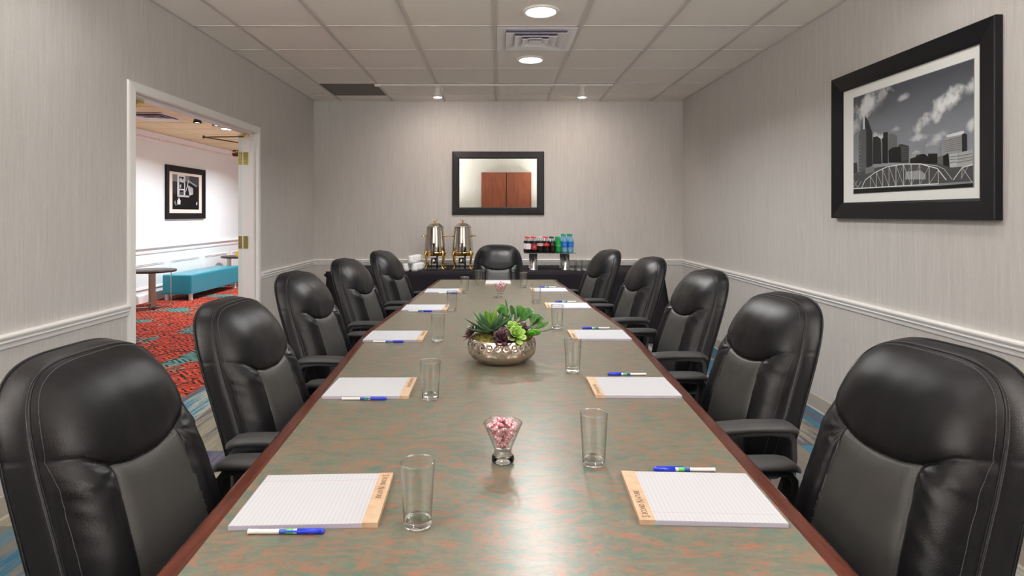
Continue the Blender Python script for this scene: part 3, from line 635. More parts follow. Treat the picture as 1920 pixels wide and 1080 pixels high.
# square air diffuser: stepped nested frames
def diffuser(loc, label, m1='diffuser_metal', _=0):
    t = thing('air_diffuser', label, 'vent', loc)
    def ring(name, o_, i_, zo, zi, m):
        b = MB(); vs = []
        for h, z in ((o_, zo), (o_, zo - 0.004), (i_, zi), (i_, zi + 0.006)):
            vs += [(-h, -h, z), (h, -h, z), (h, h, z), (-h, h, z)]
        fs = []
        for q in range(3):
            for k in range(4): fs.append((q*4+k, q*4+(k+1) % 4, (q+1)*4+(k+1) % 4, (q+1)*4+k))
        b.add(vs, fs); b.build(name, m, t)
    b = MB(); b.box((-0.288, -0.288, 0.0), (0.288, 0.288, 0.006)); b.build('duct_opening', 'dark_void', t)
    ring('outer_frame', 0.292, 0.225, -0.001, 0.0, m1)
    ring('vane', 0.224, 0.155, -0.016, 0.001, m1)
    ring('vane', 0.158, 0.10, -0.020, -0.003, m1)
    ring('vane', 0.100, 0.05, -0.024, -0.007, m1)
    b = MB(); b.box((-0.048, -0.048, -0.025), (0.048, 0.048, -0.021)); b.build('centre_plate', m1, t)
    return t
diffuser((0.283, 4.519, ZC - 0.001), 'square air diffuser of nested vanes in the ceiling between the two downlights')
diffuser((-4.45, 7.6, HZ - 0.001), 'square air diffuser in the corridor ceiling seen through the doorway')
b = MB(); b.box((-1.852 + 0.012, 6.0475 + 0.012, ZC - 0.0005), (-1.242 - 0.012, 6.659 - 0.012, ZC + 0.008))
tag(b.build('return_grille', 'grille_dark'), 'dark brown square grille panel set in the ceiling near the back left corner', 'vent')

# lighting track and two spot heads
tr = thing('light_track', 'white lighting track across the ceiling in front of the back wall', 'lighting track', (0, 6.07, ZC))
b = MB(); b.box((-1.22, -0.018, -0.018), (1.18, 0.018, -0.0015)); b.build('track_bar', 'white_enamel', tr, bevel=0.002)
b = MB(); b.box((-1.27, -0.022, -0.022), (-1.205, 0.022, -0.0015)); b.build('feed_box', 'white_enamel', tr, bevel=0.003)
sh = thing('spot_head', 'white track spot head on the left, lit above the coffee urns', 'spotlight', (SPOTS[0][0], 6.07, ZC - 0.018), group='track spot heads')
b = MB(); b.box((-0.02, -0.016, -0.012), (0.035, 0.016, -0.0005)); b.tube([(0.03, 0, -0.01), (0.045, 0, -0.03), (0.045, 0, -0.06), (0.03, 0, -0.065)], 0.006, n=8); b.build('adapter', 'white_enamel', sh)
b = MB(); b.lathe([(0.006, -0.014), (0.030, -0.016), (0.033, -0.03), (0.033, -0.072), (0.045, -0.098), (0.053, -0.112), (0.053, -0.119), (0.046, -0.1195), (0.040, -0.112)], n=28, cap=False); b.build('lamp_housing', 'white_enamel', sh)
b = MB(); b.lathe([(0.0001, -0.124), (0.03, -0.122), (0.0455, -0.116)], n=28, cap=False); b.build('bulb_face', 'spot_glow', sh)
dup(sh, (SPOTS[1][0], 6.07, ZC - 0.018), 0, 'white track spot head on the right, lit above the soda bottles')
# corridor fixtures
dc = dup(dl, (-3.98, 8.7, HZ), 0, 'round downlight in the corridor ceiling, seen through the doorway')
for x, y in ((-3.95, 7.75), (-3.82, 8.0)):
    s_ = thing('corridor_spot_head', 'small black spot head at the corridor ceiling, %s of two' % ('left' if y < 7.9 else 'right'), 'spotlight', (x, y, HZ - 0.002), group='corridor spot heads')
    b = MB(); b.lathe([(0.001, 0), (0.035, -0.001), (0.045, -0.02), (0.055, -0.055), (0.05, -0.06), (0.045, -0.05)], n=20, cap=False); b.build('housing', 'black_plastic', s_)
    b = MB(); b.lathe([(0.0001, -0.052), (0.046, -0.05)], n=20, cap=False); b.build('bulb_face', 'lamp_glow', s_)

# ================================================================== WALL PIECES
def frame_ring(b, w, h, prof, m):
    """prof: (inset from the outer edge, out from wall); rectangle w x h centred, in x/z, facing -y"""
    vs = []; fs = []; k = len(prof)
    for sx, sz in ((-1, -1), (1, -1), (1, 1), (-1, 1)):
        for t_, o_ in prof: vs.append((sx * (w/2 - t_), -o_, sz * (h/2 - t_)))
    for i in range(4):
        j = (i + 1) % 4
        for q in range(k - 1): fs.append((i*k+q, j*k+q, j*k+q+1, i*k+q+1))
    b.add(vs, fs, m, False)
mir = thing('wall_mirror', 'rectangular mirror in a studded black frame on the back wall', 'mirror', (0, YB, HC + 0.370))
b = MB(); frame_ring(b, 1.086, 0.745, [(0, 0.001), (0, 0.022), (0.006, 0.028), (0.074, 0.034), (0.082, 0.03), (0.086, 0.018), (0.086, 0.012)], 'studded_black'); b.build('frame', 'studded_black', mir)
b = MB(); b.box((-0.459, -0.013, -0.2885), (0.459, -0.005, 0.2885)); b.build('glass', 'mirror_glass', mir)
# cabinet behind the camera, seen in the mirror: two doors
cab = thing('whiteboard_cabinet', 'closed reddish wood board cabinet on the wall, seen in the mirror', 'cabinet', (0.20, YR, 1.75))
b = MB(); b.box((-0.605, 0.001, -0.61), (0.605, 0.04, 0.61)); b.build('cabinet_body', 'seam_groove', cab, bevel=0.003)
for s in (-1, 1):
    b = MB(); b.box((min(s*0.009, s*0.608), 0.042, -0.613), (max(s*0.009, s*0.608), 0.06, 0.613)); b.build('cabinet_door', 'cabinet_wood', cab, bevel=0.003)

# ---- large framed skyline photograph on the right wall (built in x/z facing -y, turned to face -x)
def picture(name, label, loc, rz, w, h, fw):
    t = thing(name, label, 'picture', loc, rz)
    b = MB(); frame_ring(b, w, h, [(0, 0.001), (0, 0.034), (0.004, 0.038), (fw - 0.012, 0.026), (fw, 0.022), (fw, 0.012)], 'frame_black'); b.build('frame', 'frame_black', t)
    return t
pic = picture('skyline_picture', 'large black framed photo of a city skyline and arched bridge, right wall', (XW, (3.804 + 2.551) / 2, HC + 0.420), R(-90), 1.253, 0.890, 0.098)
PW, PH, PCX, PCZ = 0.910, 0.585, 3.1775 - (3.600 + 2.690) / 2, (1.465 + 2.050) / 2 - (HC + 0.420)
# local x grows towards -y of the room (left in the view), so u = 0 sits at the far end
def art_xz(u, v): return (-(0.5 - u) * PW + PCX, (v - 0.5) * PH + PCZ)
b = MB(); b.box((-0.535, -0.0135, -0.353), (0.535, -0.004, 0.353)); b.build('mat_board', 'mat_board', pic)
GM = {}
def gm(v):
    v = round(v, 2); k = 'print_grey_%02d' % int(v * 100)
    if k not in MATS:
        w_ = v ** 1.6; mat(k, (w_ * 0.92, w_ * 0.94, w_ * 0.98), 0.5, spec=0.2)
    return k
def sky_build(nt, b_):
    v = coord(nt, kind='Object')
    w = noise_tex(nt, v, 12, 8, 0.62)
    sp = N(nt, 'ShaderNodeSeparateXYZ'); L(nt, v, sp.inputs[0])
    acc = None
    def blob(u, vv, ru, rv, ang, amp):
        cx, cz = art_xz(u, vv); ca, sa = math.cos(ang), math.sin(ang)
        dx = M(nt, 'SUBTRACT', sp.outputs[0], cx); dz = M(nt, 'SUBTRACT', sp.outputs[2], cz)
        a = M(nt, 'DIVIDE', M(nt, 'ADD', M(nt, 'MULTIPLY', dx, ca), M(nt, 'MULTIPLY', dz, sa)), ru * PW)
        c = M(nt, 'DIVIDE', M(nt, 'SUBTRACT', M(nt, 'MULTIPLY', dz, ca), M(nt, 'MULTIPLY', dx, sa)), rv * PH)
        d = M(nt, 'SQRT', M(nt, 'ADD', M(nt, 'MULTIPLY', a, a), M(nt, 'MULTIPLY', c, c)))
        q = M(nt, 'SUBTRACT', M(nt, 'ADD', 1.0, M(nt, 'MULTIPLY', M(nt, 'SUBTRACT', w, 0.5), 3.2)), d)
        mm = N(nt, 'ShaderNodeClamp'); L(nt, M(nt, 'MULTIPLY', q, 1.25), mm.inputs[0])
        return M(nt, 'MULTIPLY', mm.outputs[0], amp)
    for args in ((0.16, 0.90, 0.20, 0.13, 0.3, 0.95), (0.80, 0.70, 0.24, 0.085, 0.38, 1.0), (0.98, 0.80, 0.10, 0.07, 0.3, 0.8), (0.48, 0.86, 0.05, 0.035, 0, 0.6),
                 (0.28, 0.53, 0.10, 0.05, 0, 0.8), (0.03, 0.70, 0.06, 0.12, 0, 0.6), (0.62, 0.46, 0.09, 0.035, 0, 0.7), (0.75, 0.42, 0.10, 0.045, 0.3, 0.6), (1.0, 0.50, 0.05, 0.05, 0, 0.8), (0.42, 0.58, 0.06, 0.03, 0, 0.4)):
        q = blob(*args); acc = q if acc is None else M(nt, 'MAXIMUM', acc, q)
    shade = None
    for args in ((0.30, 0.83, 0.12, 0.09, 0.2, 1.0), (0.92, 0.69, 0.10, 0.04, 0.4, 0.5)):
        q = blob(*args); shade = q if shade is None else M(nt, 'MAXIMUM', shade, q)
    h = M(nt, 'DIVIDE', M(nt, 'SUBTRACT', sp.outputs[2], PCZ - PH / 2), PH)
    base = ramp(nt, h, [(0.3, (0.30, 0.32, 0.37)), (0.95, (0.07, 0.077, 0.10))])
    c = mix(nt, acc, base, (0.80, 0.81, 0.84))
    c = mix(nt, M(nt, 'MULTIPLY', shade, 0.75), c, (0.09, 0.095, 0.11))
    L(nt, c, b_.inputs['Base Color'])
mat('print_sky', rough=0.35, build=sky_build)
b = MB(); x0, z0 = art_xz(0, 0); x1, z1 = art_xz(1, 1)
b.box((x0 - 0.003, -0.0142, z0 - 0.003), (x1 + 0.003, -0.0134, z1 + 0.003), gm(0.6))
b.add([(x0, -0.0146, z0), (x1, -0.0146, z0), (x1, -0.0146, z1), (x0, -0.0146, z1)], [(0, 1, 2, 3)], 'print_sky')
yy = -0.0150
for g, pts in ART_POLYS:
    yy -= 0.00004
    b.add([(art_xz(u, v)[0], yy, art_xz(u, v)[1]) for u, v in pts], [list(range(len(pts)))], gm(g))
def stroke(b, pts, w, g, y):
    for (p, q) in zip(pts, pts[1:]):
        a = Vector(p); c = Vector(q); t = (c - a)
        if t.length < 1e-6: continue
        n_ = Vector((-t.y, t.x)).normalized() * w / 2; t = t.normalized() * w * 0.2; a = a - t; c = c + t
        b.add([(a.x - n_.x, y, a.y - n_.y), (c.x - n_.x, y, c.y - n_.y), (c.x + n_.x, y, c.y + n_.y), (a.x + n_.x, y, a.y + n_.y)], [(0, 1, 2, 3)], gm(g))
for g, w, pts in ART_STROKES:
    yy -= 0.00002
    stroke(b, [art_xz(u, v) for u, v in pts], w, g, yy)
b.build('photo_print', None, pic)
b = MB(); b.box((-0.53, -0.0215, -0.35), (0.53, -0.0195, 0.35)); b.build('picture_glass', 'picture_glass', pic)

# ---- framed still life in the corridor
PY0, PY1 = 9.50, 10.76
hp = picture('corridor_picture', 'black framed dark photo with pale mat on the corridor wall', (HX, (PY0 + PY1) / 2, (1.263 + 2.147) / 2), R(90), 1.26, 0.884, 0.10)
b = MB(); b.box((-0.54, -0.0135, -0.352), (0.54, -0.004, 0.352)); b.build('mat_board', 'mat_board_cream', hp)
b = MB()
def hxz(u, v): return ((u - 0.5) * 0.86 - 0.0, (v - 0.5) * 0.58 + 0.01)
def hpoly(g, pts, k):
    b.add([(hxz(u, v)[0], -0.0140 - 0.00005 * k, hxz(u, v)[1]) for u, v in pts], [list(range(len(pts)))], gm(g))
H = [(.02, [(0,0),(1,0),(1,1),(0,1)]), (.35, [(0,.80),(.62,.78),(.62,1),(0,1)]), (.16, [(.62,.78),(1,.7),(1,1),(.62,1)]), (.10, [(0,.45),(.15,.45),(.15,.8),(0,.8)]),
     (.75, [(.17,.40),(.46,.40),(.46,1),(.17,1)]), (.04, [(.24,.60),(.42,.60),(.42,.95),(.24,.95)]), (.7, [(.25,.8),(.41,.78),(.41,.93),(.36,.86),(.30,.93),(.25,.87)]), (.7, [(.26,.63),(.31,.63),(.31,.73),(.26,.71)]),
     (.05, [(.25,.40),(.40,.40),(.40,.56),(.25,.56)]), (.3, [(.28,.45),(.37,.45),(.37,.5),(.28,.5)]), (.65, [(.17,.36),(.62,.36),(.6,.41),(.17,.43)]), (.03, [(.46,.4),(.56,.45),(.6,.8),(.46,.84)]),
     (.8, [(.5,.55),(.6,.86),(.57,.86),(.47,.5)]), (.35, [(.05,.2),(.1,.26),(.15,.12),(.12,.1)]), (.8, [(.17,.14),(.28,.14),(.29,.26),(.25,.3),(.23,.36),(.21,.3),(.17,.26)]), (.75, [(.89,.14),(.93,.14),(.93,.24),(.89,.22)])]
for k, (g, p) in enumerate(H): hpoly(g, p, k)
for k in range(9):
    t_ = k / 8
    hpoly(.85, [(.55 + .2*t_, .72 - .26*t_*.3), (.56 + .2*t_, .73 - .26*t_*.3), (.63 + .13*t_, .42 + .04*t_), (.62 + .13*t_, .41 + .04*t_)], 20 + k)
    hpoly(.7, [(.60 + .27*t_, .86 - .12*t_), (.62 + .27*t_, .86 - .12*t_), (.64 + .26*t_, .80 - .12*t_), (.63 + .26*t_, .80 - .12*t_)], 30 + k)
b.build('photo_print', None, hp)

# ================================================================== CORRIDOR FURNITURE
bench = thing('upholstered_bench', 'long turquoise vinyl bench along the corridor wall', 'bench', (-4.99, 10.02, 0))
b = MB(); b.box((-0.23, -0.86, 0.10), (0.23, 0.86, 0.40)); b.build('cushion', 'teal_vinyl', bench, bevel=0.022, seg=4)
b = MB(); b.tube([(-0.229, -0.859, 0.104), (0.229, -0.859, 0.104), (0.229, 0.859, 0.104), (-0.229, 0.859, 0.104)], 0.004, n=6, closed=True); b.build('piping', 'teal_vinyl', bench)
for sx in (-1, 1):
    for sy in (-1, 0.9):
        b = MB(); b.box((sx*0.185 - 0.022, sy*0.80 - 0.022, 0), (sx*0.185 + 0.022, sy*0.80 + 0.022, 0.101)); b.build('leg', 'white_enamel', bench)
def side_table(loc, label, rz=0.0):
    t = thing('side_table', label, 'table', loc, rz, 'round corridor tables')
    b = MB(); b.lathe([(0.001, 0.515), (0.305, 0.515), (0.315, 0.52), (0.315, 0.543), (0.31, 0.548), (0.001, 0.548)], n=64, cap=False); b.build('tabletop', 'dark_table_wood', t)
    for k in range(4):
        a = k * PI / 2 + 0.6
        mt = Matrix.Rotation(a, 4, 'Z')
        b = MB(); w = 0.028
        prof = [(0.245, 0.515), (0.245, 0.05), (0.235, 0.022), (0.21, 0.007), (0.03, 0.007)]
        th = 0.007
        vs = []; inner = [(0.238, 0.515), (0.238, 0.052), (0.229, 0.027), (0.208, 0.013), (0.03, 0.013)]
        for (r1, z1), (r2, z2) in zip(prof, inner):
            vs += [(r1, -w, z1 - 0.006*(z1 < .02)), (r1, w, z1 - 0.006*(z1 < .02)), (r2, w, z2), (r2, -w, z2)]
        fs = [(0,1,2,3), (16,19,18,17)]
        for i in range(4):
            for q in range(4): fs.append((i*4+q, i*4+(q+1) % 4, (i+1)*4+(q+1) % 4, (i+1)*4+q))
        b.add(vs, fs, mtx=mt); b.build('leg', 'brushed_metal', t)
    return t
side_table((-4.97, 8.47, 0), 'round dark topped table with flat metal legs, in front of the turquoise bench')
side_table((-4.97, 11.30, 0), 'round dark topped table beyond the turquoise bench, partly behind the door', 0.5)
b = MB(); b.box((-0.055, -0.03, 0), (0.055, 0.03, 0.105)); 
tag(b.build('table_card', 'yellow_card', loc=(-4.88, 11.12, 0.5485), bevel=0.003), 'small yellow holder standing on the round table beyond the bench', 'card holder')

# ================================================================== CONFERENCE TABLE
OUT = [(-0.556, 0.62), (-0.684, 3.03), (-0.559, 5.42), (0.539, 5.42), (0.690, 3.03), (0.592, 0.62)]
def inset(poly, d):
    n = len(poly); res = []
    for i in range(n):
        p0 = Vector(poly[i-1]); p1 = Vector(poly[i]); p2 = Vector(poly[(i+1) % n])
        e1 = (p1 - p0).normalized(); e2 = (p2 - p1).normalized()
        n1 = Vector((e1.y, -e1.x)); n2 = Vector((e2.y, -e2.x))      # polygon runs clockwise
        bi = (n1 + n2).normalized(); res.append(tuple(p1 + bi * d / max(0.3, bi.dot(n1))))
    return res
tab = thing('conference_table', 'long boat shaped conference table with mottled green top and cherry wood edge', 'table', (0, 3.02, 0))
loc = [(x, y - 3.02) for x, y in OUT]
b = MB(); top = inset(loc, 0.0460)
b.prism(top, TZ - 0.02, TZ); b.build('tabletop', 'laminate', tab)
b = MB(); prof = [(0.047, TZ - 0.019), (0.047, TZ + 0.0001), (0.0445, TZ + 0.0003), (0.040, TZ + 0.0002), (0.012, TZ - 0.004), (0.004, TZ - 0.009), (0, TZ - 0.018), (0, TZ - 0.030), (0.005, TZ - 0.040), (0.012, TZ - 0.042), (0.05, TZ - 0.042)]
vs = []; fs = []; k = len(prof)
rings = [inset(loc, t_) if t_ else loc for t_, z in prof]
for i in range(6):
    for (t_, z), rg in zip(prof, rings): vs.append((*rg[i], z))
for i in range(6):
    j = (i + 1) % 6
    for q in range(k - 1): fs.append((i*k+q, j*k+q, j*k+q+1, i*k+q+1))
b.add(vs, fs); b.build('edge_band', 'cherry_wood', tab)
b = MB(); b.prism(inset(loc, 0.05), TZ - 0.042, TZ - 0.0205); b.build('underlay', 'cherry_wood', tab)
for y in (-1.75, 0, 1.75):
    b = MB(); b.box((-0.13, y - 0.04, 0.06), (0.13, y + 0.04, TZ - 0.0425)); b.box((-0.15, y - 0.07, 0), (0.15, y + 0.07, 0.06)); b.build('pedestal', 'cherry_wood', tab, bevel=0.006)
b = MB(); b.box((-0.015, -1.70, 0.2), (0.015, 1.70, 0.45)); b.build('stretcher', 'cherry_wood', tab)

# ================================================================== CHAIRS  (front towards +x; origin under the front of the back at 0.87 m)
def back_front_x(z):
    return 0.34 * (0.87 - z) - (0.35 * (z - 0.87) ** 2 if z > 0.87 else 0) - 0.25 * max(0, 0.70 - z) ** 2
def seg_dist(px, pz, ax, az, bx, bz):
    dx, dz = bx - ax, bz - az; t_ = ((px - ax) * dx + (pz - az) * dz) / (dx*dx + dz*dz); t_ = 0 if t_ < 0 else (1 if t_ > 1 else t_)
    return math.hypot(px - ax - t_ * dx, pz - az - t_ * dz)
def outline(th):
    """front seam outline in (side, height) by angle about (0, 0.78)"""
    c, s = math.cos(th), math.sin(th)
    if s >= 0: a, h, e = 0.208, 0.258, 3.7
    else: a, h, e = 0.208, 0.31, 6.0
    r = (abs(c / a) ** e + abs(s / h) ** e) ** (-1 / e)
    x, z = r * c, 0.78 + r * s
    x *= 1 + 0.10 * max(0.0, min(1.0, (0.95 - z) / 0.4))            # wider towards the waist
    return x, z
YOKE = [(-0.30, 0.884), (-0.205, 0.878), (-0.165, 0.868), (-0.130, 0.846), (-0.106, 0.832), (-0.07, 0.824), (-0.035, 0.820), (0, 0.819)]
YOKE = YOKE + [(-x, z) for x, z in YOKE[-2::-1]]
def yoke_z(x):
    for (a, za), (c, zc) in zip(YOKE, YOKE[1:]):
        if a <= x <= c: return za + (zc - za) * (x - a) / (c - a)
    return 0.884
VS = [(0.106, 0.832), (0.113, 0.72), (0.124, 0.60), (0.130, 0.47)]
def relief(x, z, r):
    ax = abs(x); yz = yoke_z(x)
    e = 0.062 * (1 - max(0, r) ** 6.0) - 0.038                                   # overall puff, falling to the seam
    d = z - yz
    dy = min(seg_dist(x, z, *p, *q) for p, q in zip(YOKE, YOKE[1:])) if abs(d) < 0.12 else 0.12
    if d > 0:                                                                   # head pillow
        t_ = min(1, d / 0.09); e += 0.007 * (1 - (1 - t_) ** 2) * (1 - r ** 3)
    else:
        t_ = min(1, -d / 0.05)
        vx = 0.106 + max(0, 0.832 - z) * 0.085
        if ax > vx: e += 0.012 * (1 - math.exp(-(ax - vx) / 0.018)) * t_        # side bolster
        else: e += 0.004 * t_ * (1 - (ax / vx) ** 2)
        dv = min(seg_dist(ax, z, *p, *q) for p, q in zip(VS, VS[1:]))
        e -= 0.0045 * math.exp(-(dv / 0.0028) ** 2) + 0.005 * math.exp(-(dv / 0.012) ** 2)
        # creases fanning from the yoke corner into the side panel
        rx, rz = ax - 0.106, 0.832 - z
        rr = math.hypot(rx, rz)
        if rx > 0 and rr < 0.12:
            an = math.atan2(rz, rx); e += 0.0027 * math.sin(an * 9 + 1.0) * math.exp(-rr / 0.045) * min(1, rr / 0.012)
        if ax > vx:
            wr = noise.noise(Vector((x * 14, z * 42 + x * 30, 1.7))); e += 0.0032 * wr * math.exp(-max(0, 0.82 - z) / 0.10) * min(1, -d / 0.02)
    e -= (0.006 * math.exp(-(dy / 0.0030) ** 2) + 0.0045 * math.exp(-(dy / 0.014) ** 2)) * (1 - 0.75 * max(0, r) ** 4)
    # soft pinch into the pillow above the corners
    rr = math.hypot(ax - 0.106, z - 0.832)
    if d > 0: e -= 0.007 * math.exp(-(rr / 0.035) ** 2)
    e += 0.0012 * noise.noise(Vector((x * 22, z * 22, 0.3)))
    return e
def build_backrest(parent):
    b = MB(); b.mats = ['black_leather', 'matte_leather']
    NT, NR = 300, 84
    # rings: front face r 0..1, then boxing, then shell
    rr = [(i / NR) for i in range(1, NR + 1)]
    rr = [1 - (1 - q) ** 1.15 for q in rr]
    vs = [(back_front_x(0.78) + relief(0, 0.78, 0), 0, 0.78)]
    outl = [outline(2 * PI * i / NT) for i in range(NT)]
    for r in rr:
        for ox, oz in outl:
            x = ox * r; z = 0.78 + (oz - 0.78) * r
            vs.append((back_front_x(z) + relief(x, z, r), x, z))
    # boxing: (outward, back)
    box = [(0.0005, 0.0025), (0.003, 0.004), (0.007, 0.010), (0.013, 0.022), (0.018, 0.042), (0.022, 0.060), (0.0235, 0.076), (0.022, 0.088), (0.020, 0.091), (0.021, 0.096), (0.017, 0.102), (0.006, 0.110)]
    def nrm(i):
        a = Vector(outl[(i + 1) % NT]) - Vector(outl[i - 1]); n_ = Vector((a.y, -a.x)); return n_.normalized()
    ns = [nrm(i) for i in range(NT)]
    for o_, bk in box:
        for i, (ox, oz) in enumerate(outl):
            o2 = o_ * (1 - 0.62 * max(0, ns[i].y)); x = ox + ns[i].x * o2; z = oz + ns[i].y * o2
            g_ = 0.002 * math.exp(-((z - 0.886) / 0.003) ** 2) if 0.01 < bk < 0.11 else 0
            x -= ns[i].x * g_; z -= ns[i].y * g_
            vs.append((back_front_x(min(z, 1.045)) - 0.038 - bk * 0.58, x, z))
    for q in (0.93, 0.8, 0.6, 0.35):
        for ox, oz in outl:
            x = ox * q; z = 0.78 + (oz - 0.78) * q
            vs.append((back_front_x(z) - 0.038 - 0.060 - 0.012 * (1 - q ** 2), x, z))
    nring = NR + len(box) + 4
    vs.append((back_front_x(0.78) - 0.112, 0, 0.78))
    fs = [(0, 1 + i, 1 + (i + 1) % NT) for i in range(NT)]
    for k in range(nring - 1):
        o0, o1 = 1 + k * NT, 1 + (k + 1) * NT
        for i in range(NT):
            j = (i + 1) % NT; fs.append((o0 + i, o1 + i, o1 + j, o0 + j))
    last = 1 + (nring - 1) * NT; fs += [(len(vs) - 1, last + (i + 1) % NT, last + i) for i in range(NT)]
    b.add(vs, fs, 'black_leather', True)
    for fi, f in enumerate(b.f[:NT * NR]):
        cx = sum(b.v[i][1] for i in f) / len(f); cz = sum(b.v[i][2] for i in f) / len(f)
        if cz < yoke_z(cx) and abs(cx) < 0.106 + max(0, 0.832 - cz) * 0.085: b.mi[fi] = 1
    o = b.build('backrest', None, parent)
    # piping and double stitching along the front seam, piping on the rear seam
    p = MB()
    def ring(o_, bk, rad):
        pts = []
        for i in range(0, NT, 2):
            ox, oz = outl[i]; o2 = o_ * (1 - 0.62 * max(0, ns[i].y)); x = ox + ns[i].x * o2; z = oz + ns[i].y * o2
            pts.append((back_front_x(min(z, 1.045)) - 0.038 - bk * 0.58, x, z))
        p.tube(pts, rad, n=6, closed=True)
    ring(0.0015, 0.0022, 0.0020); ring(0.0215, 0.0925, 0.0032)
    p.build('piping', 'black_leather', o)
    st = MB()
    for o_, bk in ((0.0062, 0.0086), (-0.0065, -0.0022)):
        for i in range(0, NT):
            for h in (0.15, 0.65):
                ox, oz = outl[i]; ox2, oz2 = outl[(i + 1) % NT]
                def P_(t_):
                    o2 = o_ * (1 - 0.62 * max(0, ns[i].y)); x = ox + (ox2 - ox) * t_ + ns[i].x * o2; z = oz + (oz2 - oz) * t_ + ns[i].y * o2
                    if o_ < 0:
                        r_ = 0.968; return Vector((back_front_x(z) + relief(x, z, r_) + 0.0004, x, z))
                    return Vector((back_front_x(min(z, 1.045)) - 0.038 - bk * 0.58 + 0.0012, x + ns[i].x * 0.0006, z + ns[i].y * 0.0006))
                if oz > 0.5: st.tube([P_(h), P_(h + 0.3)], 0.0006, n=4)
    st.build('stitching', 'stitching', o)
    return o
def rounded_slab(b, x0, x1, y0, y1, z0, z1, r, m=None, puff=0.0, n=40):
    """cushion: superellipse plan with rounded rim"""
    cx, cy, hx, hy, cz, hz = (x0+x1)/2, (y0+y1)/2, (x1-x0)/2, (y1-y0)/2, (z0+z1)/2, (z1-z0)/2
    prof = []
    for i in range(9):
        a = PI / 2 - i * PI / 8; prof.append((1 - r + r * math.cos(a), cz + hz * math.sin(a)))
    vs = [(cx, cy, z1 + puff)]
    NT = n * 2
    rings = [(q, z1 + puff * (1 - (q / prof[0][0]) ** 2)) for q in (0.3 * prof[0][0], 0.6 * prof[0][0], 0.85 * prof[0][0])] + prof
    for q, z in rings:
        for i in range(NT):
            a = 2 * PI * i / NT; c, s = math.cos(a), math.sin(a); e = 4.5
            rr = (abs(c) ** e + abs(s) ** e) ** (-1 / e); vs.append((cx + hx * q * rr * c, cy + hy * q * rr * s, z))
    vs.append((cx, cy, z0)); fs = [(0, 1 + i, 1 + (i + 1) % NT) for i in range(NT)]
    for k in range(len(rings) - 1):
        for i in range(NT):
            j = (i + 1) % NT; fs.append((1 + k*NT + i, 1 + (k+1)*NT + i, 1 + (k+1)*NT + j, 1 + k*NT + j))
    l_ = 1 + (len(rings) - 1) * NT; fs += [(len(vs) - 1, l_ + (i + 1) % NT, l_ + i) for i in range(NT)]
    return b.add(vs, fs, m, True)
